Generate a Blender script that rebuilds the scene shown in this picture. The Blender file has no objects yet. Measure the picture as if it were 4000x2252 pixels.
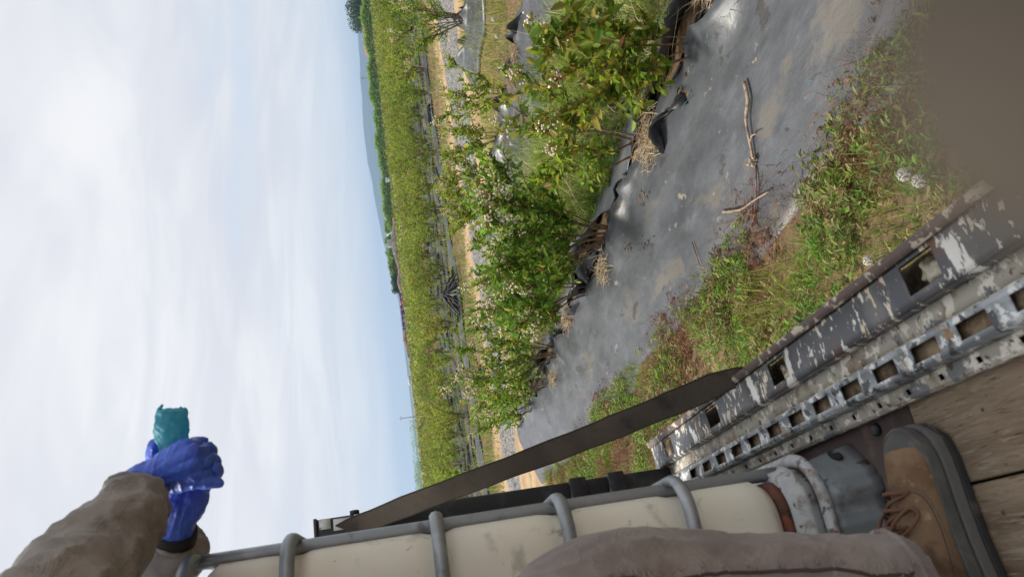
import bpy, bmesh, math, random
import numpy as np
from mathutils import Vector, Matrix, noise as mnoise
R = math.radians
random.seed(7); rng = np.random.default_rng(7)
S = bpy.context.scene
COL = S.collection

# ------------------------------------------------------------------ camera
PITCH, ROLL, YAW = R(8.6), R(6.2), R(22.6)
EYE = Vector((0, 0, 1.85))
fh = Vector((math.sin(YAW), math.cos(YAW), 0)); r0 = Vector((math.cos(YAW), -math.sin(YAW), 0)); zz = Vector((0, 0, 1))
fwd = fh*math.cos(PITCH) - zz*math.sin(PITCH); u0 = fh*math.sin(PITCH) + zz*math.cos(PITCH)
rc = r0*math.cos(ROLL) - u0*math.sin(ROLL); uc = r0*math.sin(ROLL) + u0*math.cos(ROLL)
cam_d = bpy.data.cameras.new('camera'); cam = bpy.data.objects.new('camera', cam_d); COL.objects.link(cam)
mw = Matrix.Identity(4)                       # the phone was held on its side: the photograph lies on its left edge
for i, ax in enumerate((-uc, rc, -fwd)):
    for j in range(3): mw[j][i] = ax[j]
mw.translation = EYE
cam.matrix_world = mw
cam_d.sensor_width = 36; cam_d.lens = 26; cam_d.clip_start = .004; cam_d.clip_end = 30000
cam_d.dof.use_dof = True; cam_d.dof.focus_distance = 4.5; cam_d.dof.aperture_fstop = 8
S.camera = cam

# ------------------------------------------------------------------ sky, sun, exposure
SUN_EL, SUN_AZ = R(52), R(-48)                # azimuth from +Y towards +X
world = bpy.data.worlds.new('World'); S.world = world; world.use_nodes = True
nt = world.node_tree; N = nt.nodes; L = nt.links; N.clear()
def nd(tree, t, **k):
    n = tree.nodes.new(t)
    for a, b in k.items(): setattr(n, a, b)
    return n
def math_n(tree, op, a, b=None, clamp=False):
    n = nd(tree, 'ShaderNodeMath', operation=op, use_clamp=clamp)
    for i, x in enumerate((a, b)):
        if x is None: continue
        if isinstance(x, (int, float)): n.inputs[i].default_value = x
        else: tree.links.new(x, n.inputs[i])
    return n.outputs[0]
def mapr(tree, v, a, b, c=0., d=1., smooth=True):
    n = nd(tree, 'ShaderNodeMapRange', interpolation_type='SMOOTHSTEP' if smooth else 'LINEAR')
    tree.links.new(v, n.inputs['Value'])
    for k, x in zip(('From Min', 'From Max', 'To Min', 'To Max'), (a, b, c, d)): n.inputs[k].default_value = x
    return n.outputs[0]
def mixc(tree, f, a, b, mode='MIX'):
    n = nd(tree, 'ShaderNodeMix', data_type='RGBA', blend_type=mode)
    for s, x in ((0, f), (6, a), (7, b)):
        if isinstance(x, (int, float)): n.inputs[s].default_value = x
        elif isinstance(x, tuple): n.inputs[s].default_value = (*x, 1) if len(x) == 3 else x
        else: tree.links.new(x, n.inputs[s])
    return n.outputs[2]
def noise_n(tree, vec, scale, detail=4, rough=.55, dist=0., out=0):
    n = nd(tree, 'ShaderNodeTexNoise')
    if vec is not None: tree.links.new(vec, n.inputs['Vector'])
    n.inputs['Scale'].default_value = scale; n.inputs['Detail'].default_value = detail
    n.inputs['Roughness'].default_value = rough; n.inputs['Distortion'].default_value = dist
    return n.outputs[out]
sky = nd(nt, 'ShaderNodeTexSky', sky_type='NISHITA', sun_disc=False, sun_elevation=SUN_EL, sun_rotation=SUN_AZ, air_density=1., dust_density=1.5, ozone_density=1.)
tc = nd(nt, 'ShaderNodeTexCoord'); sep = nd(nt, 'ShaderNodeSeparateXYZ'); L.new(tc.outputs['Generated'], sep.inputs[0])
zc = math_n(nt, 'ADD', math_n(nt, 'MAXIMUM', sep.outputs[2], 0.), .16)
cx, cy = math_n(nt, 'DIVIDE', sep.outputs[0], zc), math_n(nt, 'DIVIDE', sep.outputs[1], zc)
cmb = nd(nt, 'ShaderNodeCombineXYZ'); L.new(cx, cmb.inputs[0]); L.new(cy, cmb.inputs[1])
mp = nd(nt, 'ShaderNodeMapping'); mp.inputs['Rotation'].default_value = (0, 0, R(24)); mp.inputs['Scale'].default_value = (.55, 1.25, 1); mp.inputs['Location'].default_value = (3.1, 1.7, 0)
L.new(cmb.outputs[0], mp.inputs[0])
n1 = noise_n(nt, mp.outputs[0], .75, 7, .5, .35); n2 = noise_n(nt, mp.outputs[0], 1.9, 8, .55, .8)
cov = mapr(nt, math_n(nt, 'ADD', math_n(nt, 'MULTIPLY', n1, .6), math_n(nt, 'MULTIPLY', n2, .4)), .28, .46)     # cloud cover
shade = mapr(nt, n2, .38, .64); shade2 = mapr(nt, n1, .36, .62)
cloud = mixc(nt, shade, (5.35, 5.42, 5.75), (6.3, 6.3, 6.4)); cloud = mixc(nt, shade2, mixc(nt, .6, (4.35, 4.5, 5.0), cloud), cloud)
blue = mixc(nt, .75, sky.outputs[0], (5.1, 5.6, 6.3))
base = mixc(nt, cov, blue, cloud)
hor = mapr(nt, sep.outputs[2], .0, .17)
base = mixc(nt, math_n(nt, 'MULTIPLY', math_n(nt, 'SUBTRACT', 1., hor), .62), base, (5.55, 5.8, 6.0))
bg = nd(nt, 'ShaderNodeBackground'); bg.inputs[1].default_value = .1; L.new(base, bg.inputs[0])
wo = nd(nt, 'ShaderNodeOutputWorld'); L.new(bg.outputs[0], wo.inputs[0])
sun_d = bpy.data.lights.new('sun', 'SUN'); sun_d.energy = 3.3; sun_d.angle = R(12); sun_d.color = (1, .95, .87)
sun = bpy.data.objects.new('sun', sun_d); COL.objects.link(sun)
sdir = Vector((math.sin(SUN_AZ)*math.cos(SUN_EL), math.cos(SUN_AZ)*math.cos(SUN_EL), math.sin(SUN_EL)))
sun.rotation_euler = sdir.to_track_quat('Z', 'Y').to_euler(); sun.location = (0, 0, 40)
S.view_settings.view_transform = 'Standard'; S.view_settings.look = 'None'; S.view_settings.exposure = .6; S.view_settings.gamma = 1
S.view_settings.use_curve_mapping = False
S.render.engine = 'CYCLES'; S.cycles.use_denoising = True; S.cycles.max_bounces = 8; S.cycles.transparent_max_bounces = 12

# ------------------------------------------------------------------ helpers
def mat(name, col, rough=.7, layers=(), bump=None, spec=.5, metal=0., coords='Object', scale=(1, 1, 1), trans=0., tint=None, rlayer=None):
    """procedural material: base colour, noise-edged colour layers, bump. layers: (colour, scale, lo, hi[, detail[, distortion]])"""
    m = bpy.data.materials.new(name); m.use_nodes = True; t = m.node_tree; b = t.nodes['Principled BSDF']
    tcn = nd(t, 'ShaderNodeTexCoord'); mpn = nd(t, 'ShaderNodeMapping'); mpn.inputs['Scale'].default_value = scale
    t.links.new(tcn.outputs[coords], mpn.inputs[0]); v = mpn.outputs[0]
    c = None
    if tint:
        a = nd(t, 'ShaderNodeAttribute', attribute_name='tint'); c = a.outputs['Color']
        if tint == 'vary':                               # every plant has its own shade of green
            oi = nd(t, 'ShaderNodeObjectInfo'); hs = nd(t, 'ShaderNodeHueSaturation'); t.links.new(c, hs.inputs['Color'])
            t.links.new(mapr(t, oi.outputs['Random'], 0., 1., .84, 1.4, False), hs.inputs['Value'])
            t.links.new(mapr(t, math_n(t, 'FRACT', math_n(t, 'MULTIPLY', oi.outputs['Random'], 7.3)), 0., 1., .475, .515, False), hs.inputs['Hue']); c = hs.outputs[0]
    for i, ly in enumerate(layers):
        d = ly[4] if len(ly) > 4 else 5; ds = ly[5] if len(ly) > 5 else .3
        off = nd(t, 'ShaderNodeVectorMath', operation='ADD'); t.links.new(v, off.inputs[0]); off.inputs[1].default_value = (i*7.3+1, i*3.1, i*5.7)
        f = mapr(t, noise_n(t, off.outputs[0], ly[1], d, .6, ds), ly[2], ly[3])
        c = mixc(t, f, c if c is not None else col, ly[0])
    if c is None: b.inputs['Base Color'].default_value = (*col, 1)
    else: t.links.new(c, b.inputs['Base Color'])
    b.inputs['Roughness'].default_value = rough; b.inputs['Metallic'].default_value = metal
    b.inputs['Specular IOR Level'].default_value = spec
    if rlayer:
        t.links.new(mapr(t, noise_n(t, v, rlayer[0], 5), .35, .65, rlayer[1], rlayer[2]), b.inputs['Roughness'])
    if bump:
        h = noise_n(t, v, bump[0], bump[2] if len(bump) > 2 else 6, .6)
        bn = nd(t, 'ShaderNodeBump'); bn.inputs['Strength'].default_value = bump[1]; bn.inputs['Distance'].default_value = bump[3] if len(bump) > 3 else .01
        t.links.new(h, bn.inputs['Height']); t.links.new(bn.outputs[0], b.inputs['Normal'])
    if trans:
        tr = nd(t, 'ShaderNodeBsdfTranslucent'); mx = nd(t, 'ShaderNodeMixShader'); mx.inputs[0].default_value = trans
        if c is None: tr.inputs[0].default_value = (*col, 1)
        else: t.links.new(c, tr.inputs[0])
        t.links.new(b.outputs[0], mx.inputs[1]); t.links.new(tr.outputs[0], mx.inputs[2])
        t.links.new(mx.outputs[0], t.nodes['Material Output'].inputs[0])
    return m
def link(name, me, m=None, parent=None, loc=None, rz=None):
    o = bpy.data.objects.new(name, me); COL.objects.link(o)
    if m is not None and me is not None:
        for x in (m if isinstance(m, (list, tuple)) else [m]):
            if len(me.materials) < (len(m) if isinstance(m, (list, tuple)) else 1): me.materials.append(x)
    if parent: o.parent = parent
    if loc is not None: o.location = loc
    if rz is not None: o.rotation_euler = (0, 0, rz)
    return o
def tag(o, label=None, cat=None, group=None, kind=None):
    for k, v in (('label', label), ('category', cat), ('group', group), ('kind', kind)):
        if v: o[k] = v
    return o
def empty(name, loc=(0, 0, 0), rz=0): return link(name, None, loc=loc, rz=rz)
def mesh_np(name, V, polys_n, loops, smooth=False, tint=None, mi=None):
    """V (n,3), polys_n = verts per polygon (int or array), loops flat"""
    me = bpy.data.meshes.new(name); V = np.asarray(V, np.float32); loops = np.asarray(loops, np.int32).ravel()
    npoly = len(loops)//polys_n if np.isscalar(polys_n) else len(polys_n)
    cnt = np.full(npoly, polys_n, np.int32) if np.isscalar(polys_n) else np.asarray(polys_n, np.int32)
    me.vertices.add(len(V)); me.vertices.foreach_set('co', V.ravel()); me.loops.add(len(loops)); me.loops.foreach_set('vertex_index', loops)
    me.polygons.add(npoly); me.polygons.foreach_set('loop_start', np.concatenate(([0], np.cumsum(cnt)[:-1])).astype(np.int32))
    me.polygons.foreach_set('loop_total', cnt)
    if smooth: me.polygons.foreach_set('use_smooth', np.ones(npoly, bool))
    if mi is not None: me.polygons.foreach_set('material_index', np.asarray(mi, np.int32))
    if tint is not None:
        a = me.color_attributes.new('tint', 'FLOAT_COLOR', 'POINT')
        a.data.foreach_set('color', np.hstack([tint, np.ones((len(tint), 1))]).astype(np.float32).ravel())
    me.update(calc_edges=True); return me
def cat_parts(parts):
    """join (V, faces list-of-index-arrays with fixed size) pieces -> V, loops"""
    V = []; F = []; o = 0
    for v, f in parts:
        V.append(v); F.append(np.asarray(f)+o); o += len(v)
    return np.vstack(V), np.vstack(F)
def tube_vf(pts, rad, k=6, cap=True, squash=None):
    """tapered tube along points -> V, quads"""
    pts = [Vector(p) for p in pts]; n = len(pts); rad = [rad]*n if isinstance(rad, (int, float)) else list(rad)
    V = []; ref = None
    for i, p in enumerate(pts):
        d = (pts[min(i+1, n-1)]-pts[max(i-1, 0)]).normalized()
        if ref is None: ref = d.orthogonal().normalized()
        ref = (ref-d*ref.dot(d)).normalized(); b = d.cross(ref)
        for j in range(k):
            a = 2*math.pi*j/k; V.append(p+(ref*math.cos(a)+b*math.sin(a))*rad[i])
    F = [(i*k+j, i*k+(j+1) % k, (i+1)*k+(j+1) % k, (i+1)*k+j) for i in range(n-1) for j in range(k)]
    if cap:
        for i, s in ((0, 1), (n-1, -1)):
            c = len(V); V.append(pts[i])
            for j in range(k):
                q = (c, i*k+(j+1) % k, i*k+j) if s > 0 else (c, i*k+j, i*k+(j+1) % k)
                F.append((q[0], q[1], q[2], q[2]))
    return np.array([tuple(v) for v in V]), np.array(F)
def quads_mesh(name, V, F, smooth=True, tint=None):
    """F (m,4); a repeated last index marks a triangle"""
    F = np.asarray(F); tri = F[:, 3] == F[:, 2]
    cnt = np.where(tri, 3, 4); keep = np.ones_like(F, bool); keep[tri, 3] = False
    return mesh_np(name, V, cnt, F[keep], smooth, tint)
def tube(name, pts, rad, m, parent=None, k=8, smooth=True):
    V, F = tube_vf(pts, rad, k); return link(name, quads_mesh(name, V, F, smooth), m, parent)
def box_vf(x0, x1, y0, y1, z0, z1):
    V = np.array([(x, y, z) for z in (z0, z1) for y in (y0, y1) for x in (x0, x1)], float)
    return V, np.array([(0, 2, 3, 1), (4, 5, 7, 6), (0, 1, 5, 4), (2, 6, 7, 3), (0, 4, 6, 2), (1, 3, 7, 5)])
def boxes(name, bl, m, parent=None, bevel=0.):
    V, F = cat_parts([box_vf(*b) for b in bl]); o = link(name, mesh_np(name, V, 4, F), m, parent)
    if bevel:
        md = o.modifiers.new('bevel', 'BEVEL'); md.width = bevel; md.segments = 2; md.limit_method = 'ANGLE'
    return o
def smooth_path(pts, sub=4):
    pts = [Vector(p) for p in pts]; out = []
    for i in range(len(pts)-1):
        p0, p1, p2, p3 = pts[max(i-1, 0)], pts[i], pts[i+1], pts[min(i+2, len(pts)-1)]
        for s in range(sub):
            t = s/sub
            out.append(.5*((2*p1)+(p2-p0)*t+(2*p0-5*p1+4*p2-p3)*t*t+(3*p1-p0-3*p2+p3)*t**3))
    return out+[pts[-1]]
def lerp_list(r, n):
    x = np.linspace(0, len(r)-1, n); return list(np.interp(x, range(len(r)), r))
def blob(name, chains, voxel, m, parent=None, disp=None, smooth_it=2):
    """one continuous surface grown over tapered capsule chains: [(points, radii)]"""
    bm = bmesh.new()
    for pts, rad, *flat in chains:
        sp = smooth_path(pts, 4); rr = lerp_list(rad, len(sp))
        V, F = tube_vf(sp, rr, 12, cap=True)
        vs = [bm.verts.new(v) for v in V]
        for f in F:
            q = [vs[i] for i in (f[:3] if f[3] == f[2] else f)]
            try: bm.faces.new(q)
            except ValueError: pass
        for p, r_ in ((sp[0], rr[0]),)+(() if flat else ((sp[-1], rr[-1]),)):
            bmesh.ops.create_icosphere(bm, subdivisions=2, radius=r_, matrix=Matrix.Translation(p))
    bmesh.ops.recalc_face_normals(bm, faces=bm.faces)
    me0 = bpy.data.meshes.new('tmp'); bm.to_mesh(me0); bm.free()
    o = bpy.data.objects.new('tmp', me0); COL.objects.link(o)
    rm = o.modifiers.new('r', 'REMESH'); rm.mode = 'VOXEL'; rm.voxel_size = voxel; rm.use_smooth_shade = True
    sm = o.modifiers.new('s', 'SMOOTH'); sm.factor = .5; sm.iterations = smooth_it
    dg = bpy.context.evaluated_depsgraph_get(); me = bpy.data.meshes.new_from_object(o.evaluated_get(dg))
    bpy.data.objects.remove(o); me.name = name
    if disp:
        nv = len(me.vertices); co = np.empty(nv*3, np.float32); no = np.empty(nv*3, np.float32)
        me.vertices.foreach_get('co', co); me.vertex_normals.foreach_get('vector', no)
        co = co.reshape(-1, 3); no = no.reshape(-1, 3); d = np.array([disp(Vector(p)) for p in co])
        me.vertices.foreach_set('co', (co+no*d[:, None]).ravel()); me.update()
    me.polygons.foreach_set('use_smooth', np.ones(len(me.polygons), bool))
    return link(name, me, m, parent)
def bed_h(x, x0, w=.95, h=.25):
    t = np.clip(1-np.abs(x-x0)/w, 0, 1); return h*(t*t*(3-2*t)*.35+.65*np.minimum(1, t*1.25))

# ------------------------------------------------------------------ materials
M = {}
M['leaf'] = mat('leaf_green', (.1, .2, .03), .45, tint='vary', trans=.55, spec=.45)
M['grass'] = mat('grass_blades', (.1, .2, .03), .6, tint=True, trans=.3, spec=.3)
M['dry'] = mat('dry_straw', (.4, .3, .17), .8, tint=True, trans=.15, spec=.2)
M['bark'] = mat('cane_bark', (.13, .075, .045), .8, [((.24, .17, .11), 30, .45, .65), ((.06, .035, .025), 60, .5, .7)], (60, .4), spec=.2)
M['flower'] = mat('blossom_white', (.8, .76, .62), .6, tint=True, trans=.25)
M['sheet'] = mat('mulch_plastic', (.036, .039, .045), .45, [((.066, .07, .079), 4.5, .34, .70, 11, .1), ((.105, .111, .122), 8, .48, .82, 11, .1), ((.09, .08, .066), 3.3, .57, .64, 10, .2), ((.24, .205, .15), 10, .635, .72, 10, .2), ((.03, .027, .025), 6.5, .63, .65, 7, .2), ((.2, .16, .11), 26, .68, .72, 8)], (16, .3, 11, .014), spec=.75, rlayer=(7, .36, .50), scale=(1, .42, 1))
M['sheet_dark'] = mat('torn_plastic', (.014, .0145, .016), .45, [((.06, .062, .068), 3.5, .55, .66)], (20, .3, 6, .01), spec=.5)
M['thread'] = mat('marker_thread', (.04, .2, .185), .8)
M['deck'] = mat('deck_wood', (.27, .20, .135), .9, [((.37, .29, .20), 3, .38, .64, 10), ((.20, .14, .092), 1.6, .46, .68, 10), ((.43, .35, .26), 22, .52, .68, 9), ((.13, .09, .062), 30, .56, .70, 9), ((.09, .07, .055), 5, .665, .70, 8), ((.55, .50, .43), 14, .715, .735, 6)], (24, 1., 10, .008), spec=.12, scale=(9, .9, 9))
M['steel_brown'] = mat('brown_steel', (.085, .06, .055), .65, [((.16, .11, .08), 20, .5, .75), ((.05, .035, .03), 6, .5, .7)], (40, .3, 6, .002), spec=.4)
chip = [((.17, .16, .15), 10, .46, .66, 10), ((.22, .16, .11), 14, .56, .70, 10), ((.17, .08, .05), 11, .60, .70, 10), ((.62, .52, .38), 42, .585, .605, 9, .3), ((.74, .70, .61), 62, .60, .62, 8, .3), ((.80, .78, .72), 11, .59, .605, 10, .3), ((.82, .80, .75), 5, .61, .62, 10, .3)]
M['rail_steel'] = mat('chipped_rail', (.085, .089, .097), .5, chip, (30, .45, 9, .003), metal=.2, scale=(.55, 1, .55))
M['rail_cream'] = mat('dirty_cream_rail', (.42, .39, .33), .7, [((.27, .20, .13), 18, .50, .66, 10), ((.74, .70, .60), 30, .535, .565, 10, .3), ((.20, .205, .21), 16, .58, .61, 9, .3), ((.11, .08, .06), 48, .60, .63, 9)], (40, .4, 8, .003))
M['rail_grey'] = mat('chipped_grey_rail', (.22, .24, .25), .5, [((.40, .43, .44), 14, .46, .62, 9), ((.70, .70, .67), 44, .545, .57, 10, .3), ((.075, .075, .08), 30, .57, .59, 9, .3), ((.32, .2, .1), 24, .62, .67, 8)], (40, .4, 8, .003), metal=.2)
M['rail_edge'] = mat('rail_edge_flaked', (.14, .10, .085), .7, [((.62, .54, .42), 26, .52, .57, 9, .6), ((.07, .055, .05), 14, .58, .66, 6)], (40, .4, 8, .003))
M['dirt'] = mat('packed_dirt', (.26, .185, .12), .95, [((.40, .31, .21), 25, .45, .6), ((.06, .045, .035), 14, .55, .7)], (40, .8, 8, .01), spec=.1)
M['trash'] = mat('dirty_plastic_scrap', (.55, .5, .38), .6, [((.2, .15, .09), 28, .48, .62)], (40, .5, 6, .006))
M['black_steel'] = mat('black_steel', (.018, .018, .02), .5, [((.1, .05, .03), 7, .60, .72, 8), ((.05, .05, .055), 14, .5, .7)], (30, .3, 6, .002), metal=.2)
M['white_flake'] = mat('white_paint_flake', (.6, .6, .58), .6, [((.15, .12, .11), 30, .56, .64, 8)])
M['strap'] = mat('webbing', (.075, .062, .05), .85, [((.115, .095, .075), 4, .4, .7), ((.04, .034, .03), 14, .55, .75)], (260, .5, 2, .002), spec=.2)
M['strap_edge'] = mat('webbing_edge', (.05, .042, .035), .9, spec=.1)
M['tank'] = mat('tank_plastic', (.74, .70, .58), .42, [((.68, .62, .48), 2.2, .45, .7, 6), ((.46, .43, .36), 11, .58, .70, 9), ((.38, .30, .2), 20, .66, .74, 8), ((.17, .15, .13), 34, .685, .72, 7)], (5, .1, 4, .01), spec=.45)
M['galv'] = mat('galvanised_tube', (.27, .29, .30), .42, [((.40, .42, .43), 9, .48, .68, 7), ((.15, .155, .16), 22, .58, .72, 7)], (60, .15, 5, .002), metal=.55)
M['galv_foot'] = mat('galvanised_foot', (.20, .215, .215), .5, [((.33, .35, .35), 10, .5, .66, 8), ((.16, .13, .11), 12, .58, .70, 8), ((.09, .075, .06), 25, .62, .70, 7)], (40, .3, 6, .003), metal=.35)
M['ring'] = mat('scuffed_ring', (.42, .43, .42), .5, [((.34, .35, .35), 14, .40, .60, 9), ((.22, .18, .15), 26, .48, .62, 10, .3), ((.11, .085, .07), 50, .58, .64, 8)], (40, .3, 6, .003))
M['rust_red'] = mat('red_rust', (.22, .055, .025), .75, [((.02, .015, .012), 9, .40, .55), ((.10, .04, .025), 25, .5, .65)], (50, .5))
M['black'] = mat('black_void', (.01, .01, .01), .8)
def cloth(name, c1, c2, c3, crease=.5):
    m = mat(name, c1, .92, [(c2, 6, .40, .62, 9), (c3, 9, .52, .68, 10), (c2, 40, .58, .72, 6)], None, spec=.12)
    t = m.node_tree; b = t.nodes['Principled BSDF']; tcn = nd(t, 'ShaderNodeTexCoord')
    n = noise_n(t, tcn.outputs['Object'], 380, 3); w = nd(t, 'ShaderNodeTexWave', wave_type='BANDS', bands_direction='DIAGONAL'); w.inputs['Scale'].default_value = 150; w.inputs['Distortion'].default_value = 1.5
    t.links.new(tcn.outputs['Object'], w.inputs['Vector'])
    bn = nd(t, 'ShaderNodeBump'); bn.inputs['Strength'].default_value = .35; bn.inputs['Distance'].default_value = .003
    t.links.new(math_n(t, 'ADD', n, math_n(t, 'MULTIPLY', w.outputs['Fac'], .5)), bn.inputs['Height'])
    cr = math_n(t, 'ABSOLUTE', math_n(t, 'SUBTRACT', noise_n(t, tcn.outputs['Object'], 11, 3, .5, 1.6), .5)); cr = math_n(t, 'POWER', math_n(t, 'SUBTRACT', 1., math_n(t, 'MULTIPLY', cr, 4.), True), 3.)
    b2 = nd(t, 'ShaderNodeBump'); b2.inputs['Strength'].default_value = crease; b2.inputs['Distance'].default_value = .008
    t.links.new(cr, b2.inputs['Height']); t.links.new(bn.outputs[0], b2.inputs['Normal']); t.links.new(b2.outputs[0], b.inputs['Normal'])
    b.inputs['Sheen Weight'].default_value = .25
    return m
M['trouser'] = cloth('worn_trouser_cloth', (.22, .183, .162), (.31, .265, .235), (.15, .12, .10), .22)
M['sleeve'] = cloth('worn_sleeve_cloth', (.225, .205, .185), (.33, .305, .28), (.14, .125, .112), .3)
M['thread_seam'] = mat('dark_seam', (.06, .042, .038), .9)  # dark brown of the seam and stitch lines
M['glove'] = mat('nitrile_glove', (.045, .11, .58), .38, [((.07, .16, .70), 18, .4, .7)], (45, .8, 8, .005), spec=.5)
M['cuff_black'] = mat('black_cuff', (.012, .012, .014), .7)
M['roll'] = mat('teal_film', (.14, .52, .62), .5, [((.09, .38, .48), 16, .45, .66, 6), ((.26, .64, .72), 26, .55, .7)], (40, .6, 6, .006), trans=.6)
M['skin'] = mat('skin', (.36, .2, .14), .55, [((.42, .25, .18), 12, .4, .7)], (60, .15))
M['hair'] = mat('dark_hair', (.03, .022, .018), .7)
M['boot'] = mat('boot_suede', (.15, .09, .05), .9, [((.22, .145, .085), 12, .40, .62, 9), ((.10, .062, .036), 16, .52, .68, 9), ((.34, .25, .165), 34, .58, .72, 8)], (70, .6, 8, .004), spec=.2)
M['boot_cap'] = mat('boot_rubber_cap', (.07, .07, .065), .7, [((.14, .125, .10), 14, .45, .7, 7)], (60, .25, 5, .002), spec=.3)
M['boot_mid'] = mat('boot_midsole', (.10, .098, .09), .75, [((.12, .11, .1), 20, .45, .65)], (60, .25))
M['boot_sole'] = mat('boot_outsole', (.03, .029, .028), .75, [((.09, .08, .07), 18, .55, .7)])
M['lace'] = mat('boot_lace', (.13, .062, .034), .85)
M['finger'] = mat('brown_finger', (.052, .043, .032), .8, [((.13, .098, .064), 75, .50, .68, 2)], spec=.2)  # dark brown with random tan patches

# ------------------------------------------------------------------ ground
ROWS = [2.42, 5.72, 9.02]                      # raised beds run along Y beside the trailer
FAR0, FAR1 = 21., 147.                         # the block beyond the lane is planted across
def ground_z(x, y):
    x = np.asarray(x, float); y = np.asarray(y, float); z = np.zeros(np.broadcast(x, y).shape)
    for r_ in ROWS:
        z = np.maximum(z, (bed_h(x, r_)-.03)*np.clip((12.3-.12*r_-y)/.8, 0, 1))
    near = (np.hypot(x, y) < 40)
    z = z+np.where(near, .025*np.sin(x*3.1+y*1.3)*np.sin(y*2.3-x*.7)+.012*np.sin(x*9.7+2*np.sin(y*5.1)), 0)
    fr = (y-FAR0)/3.; k = np.round(fr)
    far = (k >= 0) & (k <= 12) & (x > 0)
    return z+np.where(far, bed_h(y, FAR0+3*k, .6, .16)*np.clip((y-19.6)/1., 0, 1), 0)
gx = np.concatenate([-np.geomspace(5000, 12, 26), np.arange(-10, 0, 1.), np.arange(0, 11, .07), np.arange(11, 30, .8), np.geomspace(30, 5000, 34)])
gy = np.concatenate([-np.geomspace(5000, 8, 24), np.arange(-6, 0, 1.), np.arange(0, 13, .12), np.arange(13, 60, .33), np.geomspace(60, 5000, 36)])
X, Y = np.meshgrid(gx, gy); Z = ground_z(X, Y)
V = np.stack([X.ravel(), Y.ravel(), Z.ravel()], 1); nx = len(gx); ii = np.arange((len(gy)-1)*(nx-1)); a = ii//(nx-1)*nx+ii % (nx-1)
gm = bpy.data.materials.new('field_soil'); gm.use_nodes = True; t = gm.node_tree; b = t.nodes['Principled BSDF']
geo = nd(t, 'ShaderNodeNewGeometry'); sp = nd(t, 'ShaderNodeSeparateXYZ'); t.links.new(geo.outputs['Position'], sp.inputs[0]); px_, py_ = sp.outputs[0], sp.outputs[1]
pos = geo.outputs['Position']
wob = math_n(t, 'MULTIPLY', math_n(t, 'SUBTRACT', noise_n(t, pos, .6, 5), .5), 2.2)
yy = math_n(t, 'ADD', py_, wob)
soil = mixc(t, mapr(t, noise_n(t, pos, 3, 8), .4, .65), (.20, .125, .07), (.30, .205, .125)); soil = mixc(t, mapr(t, noise_n(t, pos, 22, 6), .46, .66), soil, (.13, .08, .045))
grs = mixc(t, mapr(t, noise_n(t, pos, 5, 8), .38, .64), (.11, .075, .042), (.18, .12, .07))
gmask = mapr(t, noise_n(t, pos, .9, 8, .65), .40, .60)
col = mixc(t, gmask, soil, grs)
lane = math_n(t, 'MULTIPLY', mapr(t, yy, 9.6, 10.8), mapr(t, yy, 19.0, 17.4)); lane = math_n(t, 'MULTIPLY', lane, mapr(t, px_, -40., -30.))
lsoil = mixc(t, mapr(t, noise_n(t, pos, 2, 8), .40, .62), (.36, .235, .13), (.46, .33, .2)); lsoil = mixc(t, mapr(t, noise_n(t, pos, 1.6, 9, .7), .56, .68), lsoil, (.2, .2, .06))
col = mixc(t, lane, col, lsoil)
g0 = math_n(t, 'ADD', math_n(t, 'ADD', py_, math_n(t, 'MULTIPLY', px_, .17)), math_n(t, 'MULTIPLY', wob, .35))
grav = math_n(t, 'MULTIPLY', mapr(t, g0, 14.4, 14.8), mapr(t, math_n(t, 'ADD', py_, math_n(t, 'MULTIPLY', wob, .35)), 16.6, 16.1))
vor = nd(t, 'ShaderNodeTexVoronoi'); t.links.new(pos, vor.inputs['Vector']); vor.inputs['Scale'].default_value = 22
vs = nd(t, 'ShaderNodeSeparateColor'); t.links.new(vor.outputs['Color'], vs.inputs[0])
gcol = mixc(t, mapr(t, vs.outputs[0], .1, .95, smooth=False), (.10, .098, .095), (.34, .325, .30))
grav = math_n(t, 'MULTIPLY', grav, mapr(t, noise_n(t, pos, 1.2, 7), .3, .42))
col = mixc(t, grav, col, gcol)
farm = mapr(t, py_, 150., 175.)
col = mixc(t, farm, col, mixc(t, mapr(t, noise_n(t, pos, .004, 4), .42, .58), (.16, .17, .08), (.24, .21, .12)))
t.links.new(col, b.inputs['Base Color']); b.inputs['Roughness'].default_value = .95; b.inputs['Specular IOR Level'].default_value = .15
bn = nd(t, 'ShaderNodeBump'); bn.inputs['Strength'].default_value = .8; bn.inputs['Distance'].default_value = .03
t.links.new(math_n(t, 'ADD', noise_n(t, pos, 9, 9, .65), math_n(t, 'MULTIPLY', math_n(t, 'MULTIPLY', vor.outputs['Distance'], grav), -1.5)), bn.inputs['Height']); t.links.new(bn.outputs[0], b.inputs['Normal'])
tag(link('ground', mesh_np('ground', V, 4, np.stack([a, a+1, a+nx+1, a+nx], 1), True), gm), kind='structure')

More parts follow.
